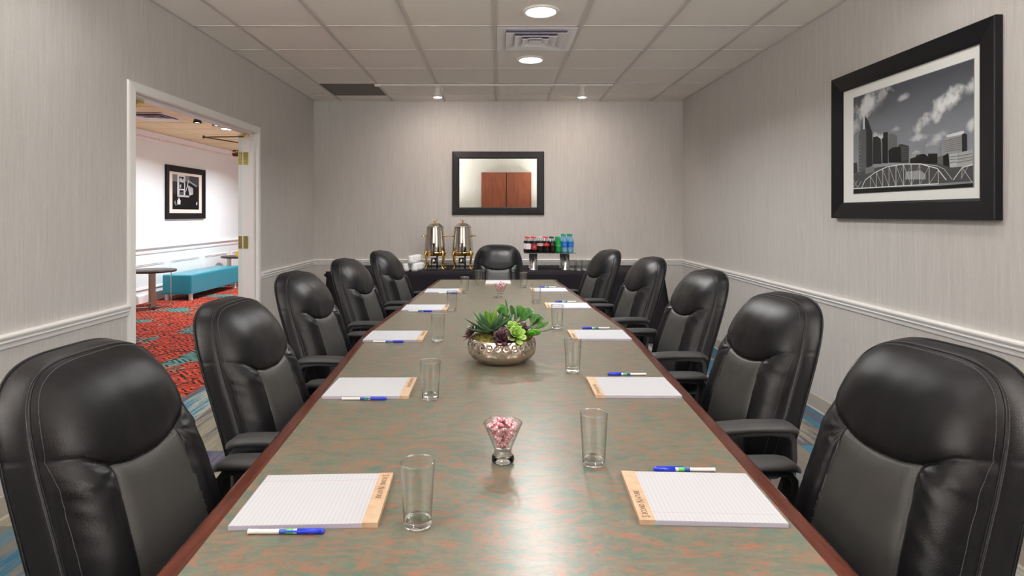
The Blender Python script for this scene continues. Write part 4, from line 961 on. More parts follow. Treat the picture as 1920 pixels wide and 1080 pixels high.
def make_chair(label):
    t = thing('office_chair', label, 'chair', group='black leather chairs around the conference table')
    build_backrest(t)
    b = MB(); rounded_slab(b, 0.075, 0.56, -0.245, 0.245, 0.40, 0.50, 0.10, puff=0.02); s_ = b.build('seat', 'black_leather', t)
    b = MB(); rounded_slab(b, 0.10, 0.54, -0.225, 0.225, 0.375, 0.402, 0.06); b.build('seat_pan', 'black_plastic', s_)
    for s in (-1, 1):
        y = s * 0.288
        # armrest: a padded top on a plastic loop
        a = MB(); w = 0.024
        path = [(0.11, 0.40), (0.075, 0.43), (0.05, 0.50), (0.042, 0.58), (0.044, 0.635), (0.06, 0.655), (0.12, 0.664), (0.22, 0.664), (0.275, 0.655), (0.295, 0.62), (0.290, 0.56), (0.27, 0.48), (0.235, 0.43), (0.20, 0.40)]
        vs = []; fs = []
        for i, (x, z) in enumerate(path):
            p0 = path[max(0, i - 1)]; p1 = path[min(len(path) - 1, i + 1)]
            tx, tz = p1[0] - p0[0], p1[1] - p0[1]; l_ = math.hypot(tx, tz); nx, nz = -tz / l_ * 0.011, tx / l_ * 0.011
            for sx, sy in ((1, -1), (1, 1), (-1, 1), (-1, -1)): vs.append((x + nx * sx, y + sy * w, z + nz * sx))
        for i in range(len(path) - 1):
            for q in range(4): fs.append((i*4+q, i*4+(q+1) % 4, (i+1)*4+(q+1) % 4, (i+1)*4+q))
        fs += [(0, 1, 2, 3), tuple(4 * (len(path) - 1) + q for q in (3, 2, 1, 0))]
        a.add(vs, fs); a.box((0.08, min(y, y - s * 0.09), 0.388), (0.22, max(y, y - s * 0.09), 0.404))
        ao = a.build('armrest', 'black_plastic', t, bevel=0.005)
        p = MB(); vs = []; fs = []; NP = 15; cs = [(-1, -0.3), (-0.98, 0.2), (-0.8, 0.75), (-0.4, 0.97), (0, 1), (0.4, 0.97), (0.8, 0.75), (0.98, 0.2), (1, -0.3), (0.8, -0.7), (-0.8, -0.7)]
        for i in range(NP):
            u = i / (NP - 1); x = 0.025 + 0.305 * u
            zc = 0.672 + 0.007 * math.sin(PI * u) - 0.012 * max(0, (0.12 - u) / 0.12) ** 2 - 0.016 * max(0, (u - 0.85) / 0.15) ** 2
            ww = 0.038 * (1 - 0.45 * max(0, (0.10 - u) / 0.10) ** 2 - 0.45 * max(0, (u - 0.9) / 0.1) ** 2); hh = 0.015 * (1 - 0.3 * max(0, (0.08 - u) / 0.08) - 0.3 * max(0, (u - .92) / .08))
            for cx, cz in cs: vs.append((x, y + cx * ww, zc + cz * hh))
        kk = len(cs)
        for i in range(NP - 1):
            for q in range(kk): fs.append((i*kk+q, i*kk+(q+1) % kk, (i+1)*kk+(q+1) % kk, (i+1)*kk+q))
        fs += [tuple(range(kk)), tuple(range((NP-1)*kk, NP*kk))[::-1]]
        p.add(vs, fs, None, True); p.build('arm_pad', 'arm_pad', ao, bevel=0)
    b = MB(); b.tube([(0.33, 0, 0.10), (0.33, 0, 0.376)], 0.026, n=20); b.tube([(0.33, 0, 0.10), (0.33, 0, 0.25)], 0.034, n=20); b.box((0.2, -0.09, 0.35), (0.46, 0.09, 0.377)); b.build('gas_column', 'black_plastic', t)
    b = MB(); b.box((-0.045, -0.035, 0.355), (0.24, 0.035, 0.372)); b.box((-0.055, -0.035, 0.355), (-0.038, 0.035, 0.52)); b.build('back_bracket', 'black_plastic', t, bevel=0.003)
    for k in range(5):
        an = k * 2 * PI / 5 + 0.3; mt = Matrix.Translation((0.33, 0, 0)) @ Matrix.Rotation(an, 4, 'Z')
        b = MB(); vs = []
        for x, w_, z0_, z1_ in ((0.0, 0.03, 0.075, 0.125), (0.15, 0.024, 0.07, 0.105), (0.285, 0.018, 0.062, 0.082)):
            vs += [(x, -w_, z0_), (x, w_, z0_), (x, w_ * 0.7, z1_), (x, -w_ * 0.7, z1_)]
        fs = [(0, 1, 2, 3), (11, 10, 9, 8)]
        for i in range(2):
            for q in range(4): fs.append((i*4+q, i*4+(q+1) % 4, (i+1)*4+(q+1) % 4, (i+1)*4+q))
        b.add(vs, fs, mtx=mt); lg = b.build('base_leg', 'black_plastic', t, bevel=0.003)
        b = MB()
        for s in (-1, 1): b.tube([(0.285, s * 0.006, 0.0255), (0.285, s * 0.022, 0.0255)], 0.025, n=18, mtx=mt)
        b.tube([(0.285, 0, 0.03), (0.285, 0, 0.066)], 0.006, n=8, mtx=mt); b.build('caster', 'black_plastic', lg)
    return t
CH = [  # side, x, y, yaw, label
 ('L', -0.800, 1.300, 0.06, 'black leather chair nearest the camera on the left of the table'),
 ('L', -0.803, 2.030, 0.06, 'black leather chair in front of the doorway, second on the left of the table'),
 ('L', -0.905, 2.990, 0.13, 'black leather chair third from the camera on the left of the table'),
 ('L', -0.885, 3.880, 0.16, 'black leather chair fourth from the camera on the left of the table'),
 ('L', -0.815, 4.720, 0.20, 'black leather chair farthest along the left side, in front of the white cups'),
 ('R', 0.865, 1.300, -0.14, 'black leather chair nearest the camera on the right of the table'),
 ('R', 0.925, 2.150, -0.13, 'black leather chair second from the camera on the right of the table'),
 ('R', 0.975, 3.080, -0.12, 'black leather chair third from the camera on the right of the table'),
 ('R', 0.930, 4.020, -0.17, 'black leather chair fourth from the camera on the right of the table'),
 ('R', 0.800, 4.860, -0.24, 'black leather chair farthest along the right side, by the spare glasses'),
 ('H', 0.000, 5.540, 0.0, 'black leather chair at the far head of the table, facing the camera'),
]
ch0 = None
for sd, x, y, yaw, lab in CH:
    rz = {'L': 0 - yaw, 'R': PI - yaw, 'H': -PI / 2}[sd]
    if ch0 is None:
        ch0 = make_chair(lab); ch0.location = (x, y, 0); ch0.rotation_euler = (0, 0, rz)
    else: dup(ch0, (x, y, 0), rz, lab)

# ================================================================== ON THE TABLE
# notepad: local x towards the binding, y across; 0.279 x 0.216
def make_pad(label):
    t = thing('notepad', label, 'notepad', group='ruled notepads on the table')
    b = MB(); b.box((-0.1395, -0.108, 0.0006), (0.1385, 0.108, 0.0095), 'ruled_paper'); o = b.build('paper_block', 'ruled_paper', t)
    b = MB(); b.box((-0.1390, -0.1076, 0), (0.1380, 0.1076, 0.0008)); b.build('backing_board', 'paper_board', t)
    for s in (-1, 1):
        e = MB(); e.box((-0.1393, min(s*0.1083, s*0.1079), 0.0012), (0.108, max(s*0.1083, s*0.1079), 0.0085)); e.build('page_edge', 'paper_edge', o)
    b = MB(); b.box((0.110, -0.1084, 0.0004), (0.1400, 0.1084, 0.0101)); bi = b.build('binding', 'binding_tan', t)
    l_ = MB()
    def word(txt, size, yc, sx):
        vs, fs = text_mesh(txt, size)
        # text runs towards -y, tops towards +x
        l_.add([(0.1245 + v[1] * 1.1 + sx, yc - v[0] * 0.82, 0.01012 + v[2]) for v in vs], fs)
    word('S', 0.0195, 0.0950, 0.0); word('ECOND', 0.0142, 0.0665, 0.0); word('N', 0.0205, 0.0340, 0.0); word('ATURE', 0.0142, 0.0065, 0.0)
    l_.build('lettering', 'ink_brown', bi)
    return t
ordn = ['nearest the camera', 'second from the camera', 'third from the camera, level with the plant bowl', 'fourth from the camera', 'farthest but one place from the head']
PADS = [  # x, y, rz, label
 (-0.373, 1.222, 0.04, 'white ruled notepad nearest the camera on the left, tan binding'),
 (-0.430, 2.010, 0.01, 'second notepad from the camera on the left side of the table'),
 (-0.493, 2.862, 0.0, 'notepad on the left side level with the succulent bowl'),
 (-0.455, 3.725, 0.0, 'fourth notepad from the camera on the left side of the table'),
 (-0.418, 4.553, 0.0, 'farthest notepad on the left side of the table'),
 (0.416, 1.232, PI - 0.045, 'white ruled notepad nearest the camera on the right, tan binding'),
 (0.456, 2.016, PI - 0.01, 'second notepad from the camera on the right side of the table'),
 (0.490, 2.885, PI, 'notepad on the right side level with the succulent bowl'),
 (0.446, 3.805, PI, 'fourth notepad from the camera on the right side of the table'),
 (0.395, 4.600, PI, 'farthest notepad on the right side of the table'),
 (0.000, 5.105, -PI / 2, 'white notepad at the far head of the table before the chair'),
]
pad0 = None
for x, y, rz, lab in PADS:
    if pad0 is None: pad0 = make_pad(lab); pad0.location = (x, y, TZ); pad0.rotation_euler = (0, 0, rz)
    else: dup(pad0, (x, y, TZ), rz, lab)
# pen: along local x, cap at +x
def make_pen(label):
    t = thing('ballpoint_pen', label, 'pen', group='white pens with blue caps')
    b = MB(); r = 0.0044
    ax = Matrix.Rotation(R(90), 4, 'Y')
    b.lathe([(0.0001, -0.0715), (0.0042, -0.0715), (0.0050, -0.0700), (r, -0.066), (r, 0.022)], m='pen_white', n=20, mtx=ax, cap=False)
    b.lathe([(0.0001, -0.0722), (0.0030, -0.0722), (0.0030, -0.0712)], m='pen_blue', n=16, mtx=ax, cap=False)
    ba = b.build('barrel', None, t, loc=(0, 0, r + 0.0006))
    b = MB()
    b.lathe([(r + 0.00015, -0.013), (r + 0.00015, 0.0)], m='pen_band_blue', n=20, mtx=ax, cap=False)
    b.lathe([(r + 0.00015, 0.0002), (r + 0.00015, 0.0135)], m='pen_band_green', n=20, mtx=ax, cap=False)
    vs, fs = text_mesh('H', 0.010, 0.00005)
    b.add([(-v[0] + 0.007, -v[1] * 0.9, math.sqrt(max(0, (r + 0.0003) ** 2 - (v[1] * 0.9) ** 2)) + v[2]) for v in vs], fs, 'pen_white')
    for k in range(7): b.box((-0.0118 + 0.0016 * k, -0.0006, r + 0.00016), (-0.0108 + 0.0016 * k, 0.0008, r + 0.0003), 'pen_white')
    for k in range(14):
        if k != 5: b.box((-0.050 + 0.0022 * k, -0.0005, r - 0.0001), (-0.0488 + 0.0022 * k, 0.0006, r + 0.00008), 'grille_dark')
    b.build('printed_band', None, ba)
    b = MB(); rc = 0.0051
    b.lathe([(r, 0.0205), (rc, 0.0205), (rc, 0.058), (rc * 0.92, 0.068), (rc * 0.6, 0.0705), (0.0001, 0.0708)], m='pen_blue', n=20, mtx=ax, cap=False)
    b.box((0.0, -0.0016, rc + 0.0006), (0.064, 0.0016, rc + 0.0020), 'pen_blue'); b.box((0.060, -0.0016, rc - 0.002), (0.064, 0.0016, rc + 0.0020), 'pen_blue')
    # the clip lies to the side, towards the viewer
    mt = Matrix.Rotation(R(62), 4, 'X'); n0 = len(b.v) - 16
    for i in range(n0, len(b.v)): b.v[i] = tuple(mt @ Vector(b.v[i]))
    b.build('cap', 'pen_blue', t, loc=(0, 0, r + 0.0006))
    return t
PENS = [
 (-0.394, 1.098, 0.01, 'white pen with blue cap in front of the nearest left notepad'),
 (-0.429, 1.890, 0.02, 'white pen with blue cap in front of the second left notepad'),
 (-0.509, 2.738, 0.0, 'white pen with blue cap by the left notepad level with the plant bowl'),
 (-0.475, 3.600, 0.0, 'white pen with blue cap in front of the fourth left notepad'),
 (-0.375, 4.425, 0.0, 'white pen with blue cap in front of the farthest left notepad'),
 (0.430, 1.365, PI - 0.02, 'white pen with blue cap behind the nearest right notepad'),
 (0.475, 2.180, PI - 0.01, 'white pen with blue cap behind the second right notepad'),
 (0.507, 3.062, PI, 'white pen with blue cap by the right notepad level with the plant bowl'),
 (0.455, 3.990, PI, 'white pen with blue cap behind the fourth right notepad'),
 (0.400, 4.790, PI, 'white pen with blue cap behind the farthest right notepad'),
]
pen0 = None
for x, y, rz, lab in PENS:
    if pen0 is None: pen0 = make_pen(lab); pen0.location = (x, y, TZ); pen0.rotation_euler = (0, 0, rz)
    else: dup(pen0, (x, y, TZ), rz, lab)
# highball glass
def make_glass(label, group):
    t = thing('drinking_glass', label, 'glass', group=group)
    b = MB(); b.lathe([(0.0001, 0.0002), (0.0235, 0.0002), (0.0262, 0.0020), (0.0268, 0.0045), (0.0272, 0.0135), (0.0262, 0.0150), (0.0240, 0.0130), (0.015, 0.0105), (0.0001, 0.0098)], n=40, cap=False); b.build('thick_base', 'solid_glass', t)
    b = MB(); pts = [(0.0272, 0.0137), (0.0285, 0.04), (0.0300, 0.07), (0.0318, 0.10), (0.0330, 0.121)]
    b.lathe(pts, n=56, cap=False); b.lathe([(r - 0.0013, z) for r, z in pts], n=56, cap=False); b.build('glass_wall', 'thin_glass', t)
    b = MB(); b.lathe([(0.0317, 0.1205), (0.0315, 0.1220), (0.0324, 0.1228), (0.0332, 0.1220), (0.0331, 0.1205), (0.0317, 0.1205)], n=56, cap=False); b.build('rim', 'solid_glass', t)
    return t
GL = [
 (-0.154, 1.130, 'tall empty glass beside the nearest left notepad'),
 (-0.219, 1.907, 'tall empty glass beside the second left notepad'),
 (-0.283, 2.776, 'tall empty glass left of the succulent bowl'),
 (-0.284, 3.635, 'tall empty glass beside the fourth left notepad'),
 (-0.252, 4.460, 'tall empty glass beside the farthest left notepad'),
 (-0.168, 4.985, 'tall empty glass just left of the head notepad'),
 (0.228, 1.406, 'tall empty glass right of the nearer candy dish'),
 (0.282, 2.230, 'tall empty glass near front of the bowl, beside the second right notepad'),
 (0.308, 3.075, 'tall empty glass right of the succulent bowl'),
 (0.258, 3.988, 'tall empty glass beside the fourth right notepad'),
 (0.207, 4.800, 'tall empty glass just right of the head notepad'),
]
g0 = None
for x, y, lab in GL:
    if g0 is None: g0 = make_glass(lab, 'glasses on the conference table'); g0.location = (x, y, TZ)
    else: dup(g0, (x, y, TZ), 0, lab)

# candy dishes and wrapped mints
def make_dish(label):
    t = thing('candy_dish', label, 'dish', group='footed glass candy dishes')
    b = MB(); b.lathe([(0.0001, 0.0002), (0.022, 0.0002), (0.0258, 0.003), (0.0272, 0.009), (0.0265, 0.015), (0.0235, 0.021), (0.0205, 0.0245), (0.0198, 0.027), (0.0205, 0.030), (0.0190, 0.0325), (0.012, 0.031), (0.0001, 0.0305)], n=44, cap=False)
    b.build('foot', 'solid_glass', t)
    pts = [(0.0207, 0.0302), (0.0235, 0.040), (0.030, 0.056), (0.038, 0.075), (0.0465, 0.095)]
    b = MB(); b.lathe(pts, n=56, cap=False); b.lathe([(r - 0.0016, z + 0.0003) for r, z in pts], n=56, cap=False); b.build('bowl', 'thin_glass', t)
    b = MB(); b.lathe([(0.0447, 0.0948), (0.0450, 0.0962), (0.0460, 0.0966), (0.0467, 0.0958), (0.0466, 0.0945), (0.0447, 0.0948)], n=56, cap=False); b.build('rim', 'solid_glass', t)
    return t
dish_spots = [(0.0115, 1.415), (0.018, 4.245)]
ds0 = make_dish('footed glass candy dish of mints nearest the camera'); ds0.location = (*dish_spots[0], TZ)
dup(ds0, (*dish_spots[1], TZ), 0, 'footed glass candy dish of mints beyond the succulent bowl')
rnd = random.Random(5)
def make_mint():
    t = thing('wrapped_mint', 'x', 'candy')
    b = MB(); b.lathe([(0.0001, -0.0035), (0.007, -0.0035), (0.0092, -0.0018), (0.0096, 0), (0.0092, 0.0018), (0.007, 0.0035), (0.0001, 0.0035)], n=24, cap=False); b.build('mint_disc', 'mint', t)
    b = MB()
    for s in (-1, 1):
        for q in range(5):
            a = (q - 2) * 0.28
            b.add([(s * 0.0095, -0.001, 0), (s * 0.0095, 0.001, 0.0004), (s * (0.0095 + 0.009 * math.cos(a)), 0.010 * math.sin(a) + 0.0016, 0.0018 * (-1) ** q), (s * (0.0095 + 0.009 * math.cos(a)), 0.010 * math.sin(a) - 0.0016, -0.0018 * (-1) ** q)], [(0, 1, 2, 3)])
    b.lathe([(0.0001, -0.0042), (0.0085, -0.0040), (0.0106, 0), (0.0085, 0.0040), (0.0001, 0.0042)], n=14, cap=False, smooth=False)
    b.build('wrapper', 'wrapper_clear', t)
    return t
mint0 = make_mint(); first = True
for di, (dx, dy) in enumerate(dish_spots):
    lab = 'red and white striped mint in clear wrapper in the %s candy dish' % ('nearer' if di == 0 else 'farther')
    grp = 'mints in the %s candy dish' % ('nearer' if di == 0 else 'farther')
    lay = [(0.044, 2, 0.008), (0.052, 3, 0.013), (0.060, 4, 0.018), (0.069, 6, 0.023), (0.078, 7, 0.028), (0.087, 7, 0.031), (0.095, 5, 0.018), (0.101, 2, 0.008)]
    for z, n_, rr_ in lay:
        a0 = rnd.random() * 6
        for k in range(n_):
            a = a0 + 2 * PI * k / n_; r_ = rr_ * rnd.uniform(0.75, 1.0)
            if first: m_ = mint0; first = False
            else: m_ = copy_tree(mint0)
            m_['label'] = lab; m_['group'] = grp
            m_.location = (dx + r_ * math.cos(a), dy + r_ * math.sin(a), TZ + z + rnd.uniform(-0.002, 0.002))
            m_.rotation_euler = (rnd.uniform(-0.9, 0.9), rnd.uniform(-0.9, 0.9), rnd.uniform(0, 6.28))
            sc = 1.0; m_.scale = (sc, sc, sc)

# ------------------------------------------------------------------ succulent bowl
arr = thing('succulent_arrangement', 'mixed green and purple succulents in a hammered silver bowl at mid table', 'plant', (0.015, 2.400, TZ))
b = MB(); NB = 288; prof = []
for i in range(61):
    u = i / 60
    # height and radius of the squat round bowl
    z = 0.098 * u
    if u < 0.5: r = 0.088 + 0.052 * math.sin(u / 0.5 * PI / 2) ** 0.75
    else: r = 0.140 - 0.010 * ((u - 0.5) / 0.5) ** 2.2
    prof.append((r, z))
vs = []; fs = []
def dimple(a, z):
    d = 0
    # a row of round dimples under the rim
    n_ = 26; k = round(a / (2*PI) * n_); da = (a - k * 2*PI / n_) * 0.135; q = math.hypot(da, z - 0.078)
    if q < 0.0125: d -= 0.0030 * (1 - (q / 0.0125) ** 2) ; d += 0.0016 * math.exp(-(q / 0.004) ** 2)
    d += 0.0014 * math.exp(-((q - 0.0135) / 0.0016) ** 2)
    for row, zz in ((0, 0.058), (1, 0.040), (2, 0.022), (3, 0.008)):
        n2 = 22; off = 0.5 * (row % 2); k = round(a / (2*PI) * n2 - off) + off; da = (a - k * 2*PI / n2) * 0.13; q = math.hypot(da, z - zz)
        d -= 0.0024 * max(0, 1 - (q / 0.018) ** 2)
    return d
for i in range(NB):
    a = 2 * PI * i / NB
    for r, z in prof:
        rr_ = r + dimple(a, z); vs.append((rr_ * math.cos(a), rr_ * math.sin(a), z + 0.0005))
    for r, z in ((0.1285, 0.0995), (0.1265, 0.0985), (0.1255, 0.09), (0.125, 0.07)): vs.append((r * math.cos(a), r * math.sin(a), z))
k = len(prof) + 4
for i in range(NB):
    j = (i + 1) % NB
    for q in range(k - 1): fs.append((i*k+q, j*k+q, j*k+q+1, i*k+q+1))
fs.append([i * k for i in range(NB)][::-1])
b.add(vs, fs, None, True); b.build('bowl', 'bowl_metal', arr)
b = MB()
def moss_pt(u, v):
    a = 2 * PI * u; r = 0.1245 * v; z = 0.092 + 0.028 * (1 - v ** 2.5)
    p = Vector((r * math.cos(a), r * math.sin(a), z)); nn = noise.noise(p * 60) * 0.007 + noise.noise(p * 150) * 0.004
    return (p.x, p.y, p.z + nn * (1 if v < 0.97 else 0.2))
b.grid(110, 36, moss_pt, wrap=True); b.build('moss', 'moss', arr)
def leaf(b, L_, W_, T_, shape, curl, mt, m, n=9, keel=0.35, tipcurl=0.0):
    """a fleshy leaf along +x, width along y, up +z; shape(u) gives relative half width"""
    vs = []; fs = []; cs = [(-1, 0), (-0.7, 0.28), (0, keel * 0.2 + 0.1), (0.7, 0.28), (1, 0), (0.6, -0.55), (0, -1), (-0.6, -0.55)]
    for i in range(n + 1):
        u = i / n; w = W_ / 2 * shape(u); th = T_ / 2 * (0.35 + 0.65 * math.sin(PI * min(1, u * 1.1 + 0.1))) * min(1, shape(u) * 1.6 + 0.1)
        ang = curl * u + tipcurl * max(0, u - 0.7); x = L_ * u * math.cos(ang * 0.5); z = L_ * u * math.sin(ang * 0.5)
        for cy, cz in cs: vs.append((x, cy * w, z + cz * th + abs(cy) * w * keel))
    kk = len(cs)
    for i in range(n):
        for q in range(kk): fs.append((i*kk+q, i*kk+(q+1) % kk, (i+1)*kk+(q+1) % kk, (i+1)*kk+q))
    fs += [tuple(range(kk)), tuple(range(n*kk, (n+1)*kk))[::-1]]
    b.add(vs, fs, m, True, mt)
def sword(u): return (0.75 + 0.9 * u - 1.65 * u ** 2.2 if u < 1 else 0) * 1.0 + 0.02
def spoon(u): return max(0.03, (0.22 + 0.9 * math.sin(PI * (u ** 1.5) * 0.92) ** 1.0) * (1 if u < 0.97 else 0.75))
def rosette_leaf(u): return max(0.03, 0.45 + 0.75 * math.sin(PI * u ** 1.3 * 0.8) - 0.75 * max(0, u - 0.8) / 0.2 * 0.9)
def rosette(name, base, tilt_dir, tilt, rings, m, W_, T_, shape, keel, seed, curl=0.5, m2=None, jit=0.12, tipcurl=0.0):
    rn = random.Random(seed); b = MB()
    B = Matrix.Translation(base) @ Matrix.Rotation(tilt_dir, 4, 'Z') @ Matrix.Rotation(tilt, 4, 'Y')
    a = rn.random() * 6
    for ri, (n_, L_, el, wf) in enumerate(rings):
        for k in range(n_):
            a += 2.39996 if n_ < 3 else 2 * PI / n_
            an = a + rn.uniform(-jit, jit) + ri * 0.4
            mt = B @ Matrix.Rotation(an, 4, 'Z') @ Matrix.Translation((0.004, 0, 0.002 * ri)) @ Matrix.Rotation(-R(el + rn.uniform(-7, 7)), 4, 'Y') @ Matrix.Rotation(rn.uniform(-0.2, 0.2), 4, 'X')
            leaf(b, L_ * rn.uniform(0.88, 1.08), W_ * wf, T_, shape, curl, mt, m2 if (m2 and ri >= len(rings) - 2) else m, keel=keel, tipcurl=tipcurl)
    return b.build(name, m, arr)
# big agave, left of centre
rosette('agave_rosette', (-0.045, -0.015, 0.118), PI, 0.10, [(8, 0.115, 6, 1.1), (7, 0.115, 24, 1.1), (6, 0.11, 42, 1.0), (5, 0.10, 60, 0.9), (4, 0.085, 76, 0.75)], 'agave_green', 0.035, 0.007, sword, 0.35, 3, 0.30, 'agave_centre')
rosette('small_agave_rosette', (-0.015, 0.055, 0.115), PI / 2, 0.2, [(7, 0.085, 15, 1.0), (6, 0.085, 40, 1.0), (4, 0.075, 65, 0.8)], 'agave_green', 0.026, 0.006, sword, 0.35, 8, 0.25)
# dark purple rosettes
rosette('purple_rosette', (0.008, -0.100, 0.108), -PI / 2, 0.75, [(9, 0.047, 8, 1.1), (8, 0.042, 28, 1.0), (6, 0.034, 48, 0.9), (5, 0.024, 68, 0.7)], 'purple_leaf', 0.022, 0.006, rosette_leaf, 0.3, 11, 0.35)
rosette('purple_rosette', (-0.118, -0.012, 0.112), PI, 0.85, [(9, 0.048, 10, 0.75), (8, 0.042, 32, 0.7), (5, 0.03, 58, 0.6)], 'purple_leaf', 0.019, 0.005, sword, 0.3, 13, 0.3)
rosette('purple_rosette', (0.070, -0.030, 0.126), -0.4, 0.35, [(9, 0.052, 6, 1.2), (8, 0.046, 24, 1.1), (6, 0.036, 46, 1.0), (5, 0.024, 66, 0.8)], 'purple_leaf', 0.024, 0.006, rosette_leaf, 0.3, 17, 0.35)
# lime rosette in front
rosette('lime_rosette', (0.052, -0.088, 0.118), -1.2, 0.75, [(7, 0.046, 6, 1.1), (6, 0.040, 32, 1.0), (5, 0.030, 58, 0.8)], 'lime_leaf', 0.025, 0.005, spoon, 0.35, 21, 0.35)
rosette('lime_rosette', (0.045, -0.065, 0.135), -1.3, 0.35, [(6, 0.038, 25, 1.0), (5, 0.034, 55, 0.9), (3, 0.022, 78, 0.7)], 'lime_leaf', 0.022, 0.005, spoon, 0.35, 25, 0.3)
# round leaved plants behind and to the right
def spray(name, base, leaves, m, seed, W_=0.044, T_=0.004):
    b = MB()
    for (az, el, st, L_, wf, roll) in leaves:
        a = R(az); e = R(el); d_ = Vector((math.cos(a) * math.cos(e), math.sin(a) * math.cos(e), math.sin(e)))
        p1 = Vector(base) + d_ * st; b.tube([base, (Vector(base) + p1) / 2 + Vector((0, 0, 0.004)), p1], 0.0022, m, n=6)
        mt = Matrix.Translation(p1) @ Matrix.Rotation(a, 4, 'Z') @ Matrix.Rotation(-e * 0.8, 4, 'Y') @ Matrix.Rotation(roll, 4, 'X')
        leaf(b, L_, W_ * wf, T_, spoon, 0.35, mt, m, keel=0.22, n=12)
    b.build(name, m, arr)
spray('round_leaf_spray', (0.045, 0.045, 0.115), [(100, 62, 0.055, 0.055, 0.9, 0.9), (60, 55, 0.05, 0.055, 1.0, 0.7), (150, 60, 0.07, 0.05, 0.8, -0.9), (20, 45, 0.06, 0.06, 1.0, 0.5), (-20, 52, 0.05, 0.055, 1.1, 0.9),
    (0, 70, 0.06, 0.05, 1.0, 1.2), (200, 66, 0.06, 0.05, 1.0, 0.9), (300, 74, 0.045, 0.045, 1.1, 1.1), (40, 30, 0.07, 0.055, 0.9, 0.2), (170, 78, 0.08, 0.05, 0.6, 0.4)], 'round_leaf', 1)
spray('round_leaf_spray', (0.100, 0.0, 0.112), [(0, 22, 0.045, 0.060, 0.62, 0.3), (25, 32, 0.05, 0.055, 0.75, -0.4), (-30, 30, 0.04, 0.050, 0.8, 0.5), (60, 40, 0.05, 0.055, 0.9, 0.2), (15, 48, 0.04, 0.055, 0.9, 0.5), (-10, 8, 0.06, 0.055, 0.45, 0.0)], 'round_leaf', 2)
spray('blush_leaf_spray', (0.085, -0.01, 0.118), [(-50, 30, 0.02, 0.045, 0.8, 0.6), (10, 38, 0.035, 0.05, 0.75, -0.3), (-80, 44, 0.02, 0.04, 0.9, 0.8)], 'blush_leaf', 4)
spray('bright_leaf_spray', (0.088, -0.050, 0.118), [(-20, 2, 0.005, 0.062, 1.0, -0.7), (-45, 0, 0.0, 0.058, 0.95, -0.6)], 'bright_round_leaf', 3, 0.046, 0.009)

# ================================================================== BUFFET
bt = thing('buffet_table', 'folding buffet table under a black cloth by the back wall', 'table', (-0.03, 6.54, 0))
b = MB(); b.box((-1.74, -0.36, 0.715), (1.74, 0.36, 0.738)); b.build('tabletop', 'arm_pad', bt)
for sx in (-1, 0, 1):
    for sy in (-1, 1):
        b = MB(); b.tube([(sx * 1.6, sy * 0.3, 0), (sx * 1.6, sy * 0.3, 0.715)], 0.014, n=10); b.build('leg', 'brushed_metal', bt)
b = MB()
# one continuous cloth: top, rounded edge, folded skirt at front and both ends
cx0, cx1, cy0, cy1 = -1.785, 1.725, 6.16, 6.915
per = []
n_f, n_s = 420, 84
for i in range(n_s): per.append((cx0, cy1 - (cy1 - cy0) * i / n_s, -1, 0))
for i in range(n_f): per.append((cx0 + (cx1 - cx0) * i / n_f, cy0, 0, -1))
for i in range(n_s + 1): per.append((cx1, cy0 + (cy1 - cy0) * i / n_s, 1, 0))
vs = []; fs = []; NZ = 22; s_ = 0
for i, (x, y, nx, ny) in enumerate(per):
    s_ += 0.0087
    corner = 0
    if nx == 0: corner = max(0, 1 - (x - cx0) / 0.2) ** 2 + max(0, 1 - (cx1 - x) / 0.2) ** 2
    else: corner = max(0, 1 - (y - cy0) / 0.2) ** 2
    for j in range(NZ + 1):
        t_ = j / NZ
        if j == 0: vs.append((x - nx * 0.02, y - ny * 0.02, 0.742)); continue
        z = 0.736 - (0.736 - 0.012) * (j - 1) / (NZ - 1); dn = (j - 1) / (NZ - 1)
        fold = 0.018 * math.sin(s_ * 13 + 2.2 * math.sin(s_ * 3.1)) * min(1, dn * 1.4) + 0.006 * math.sin(s_ * 41) * dn
        o_ = 0.004 + 0.035 * dn + fold + 0.08 * corner * dn + 0.006 * noise.noise(Vector((s_ * 5, z * 4, 0)))
        vs.append((x + nx * o_, y + ny * o_, z))
K = NZ + 1
for i in range(len(per) - 1):
    for j in range(NZ): fs.append((i*K+j, (i+1)*K+j, (i+1)*K+j+1, i*K+j+1))
b.add(vs, fs, None, True)
b.add([(cx0 + 0.02, cy0 + 0.02, 0.742), (cx1 - 0.02, cy0 + 0.02, 0.742), (cx1 - 0.02, cy1, 0.742), (cx0 + 0.02, cy1, 0.742)], [(0, 1, 2, 3)])
# gathered corner knots at the ends
b.lathe([(0.001, -0.02), (0.03, -0.01), (0.02, 0.012), (0.034, 0.03), (0.001, 0.02)], n=12, mtx=Matrix.Translation((cx0 - 0.015, cy0 + 0.03, 0.70)) @ Matrix.Rotation(R(40), 4, 'Y'))
tag(b.build('tablecloth', 'black_cloth'), 'black cloth draped to the floor over the buffet table', 'tablecloth')
BZ = 0.7425
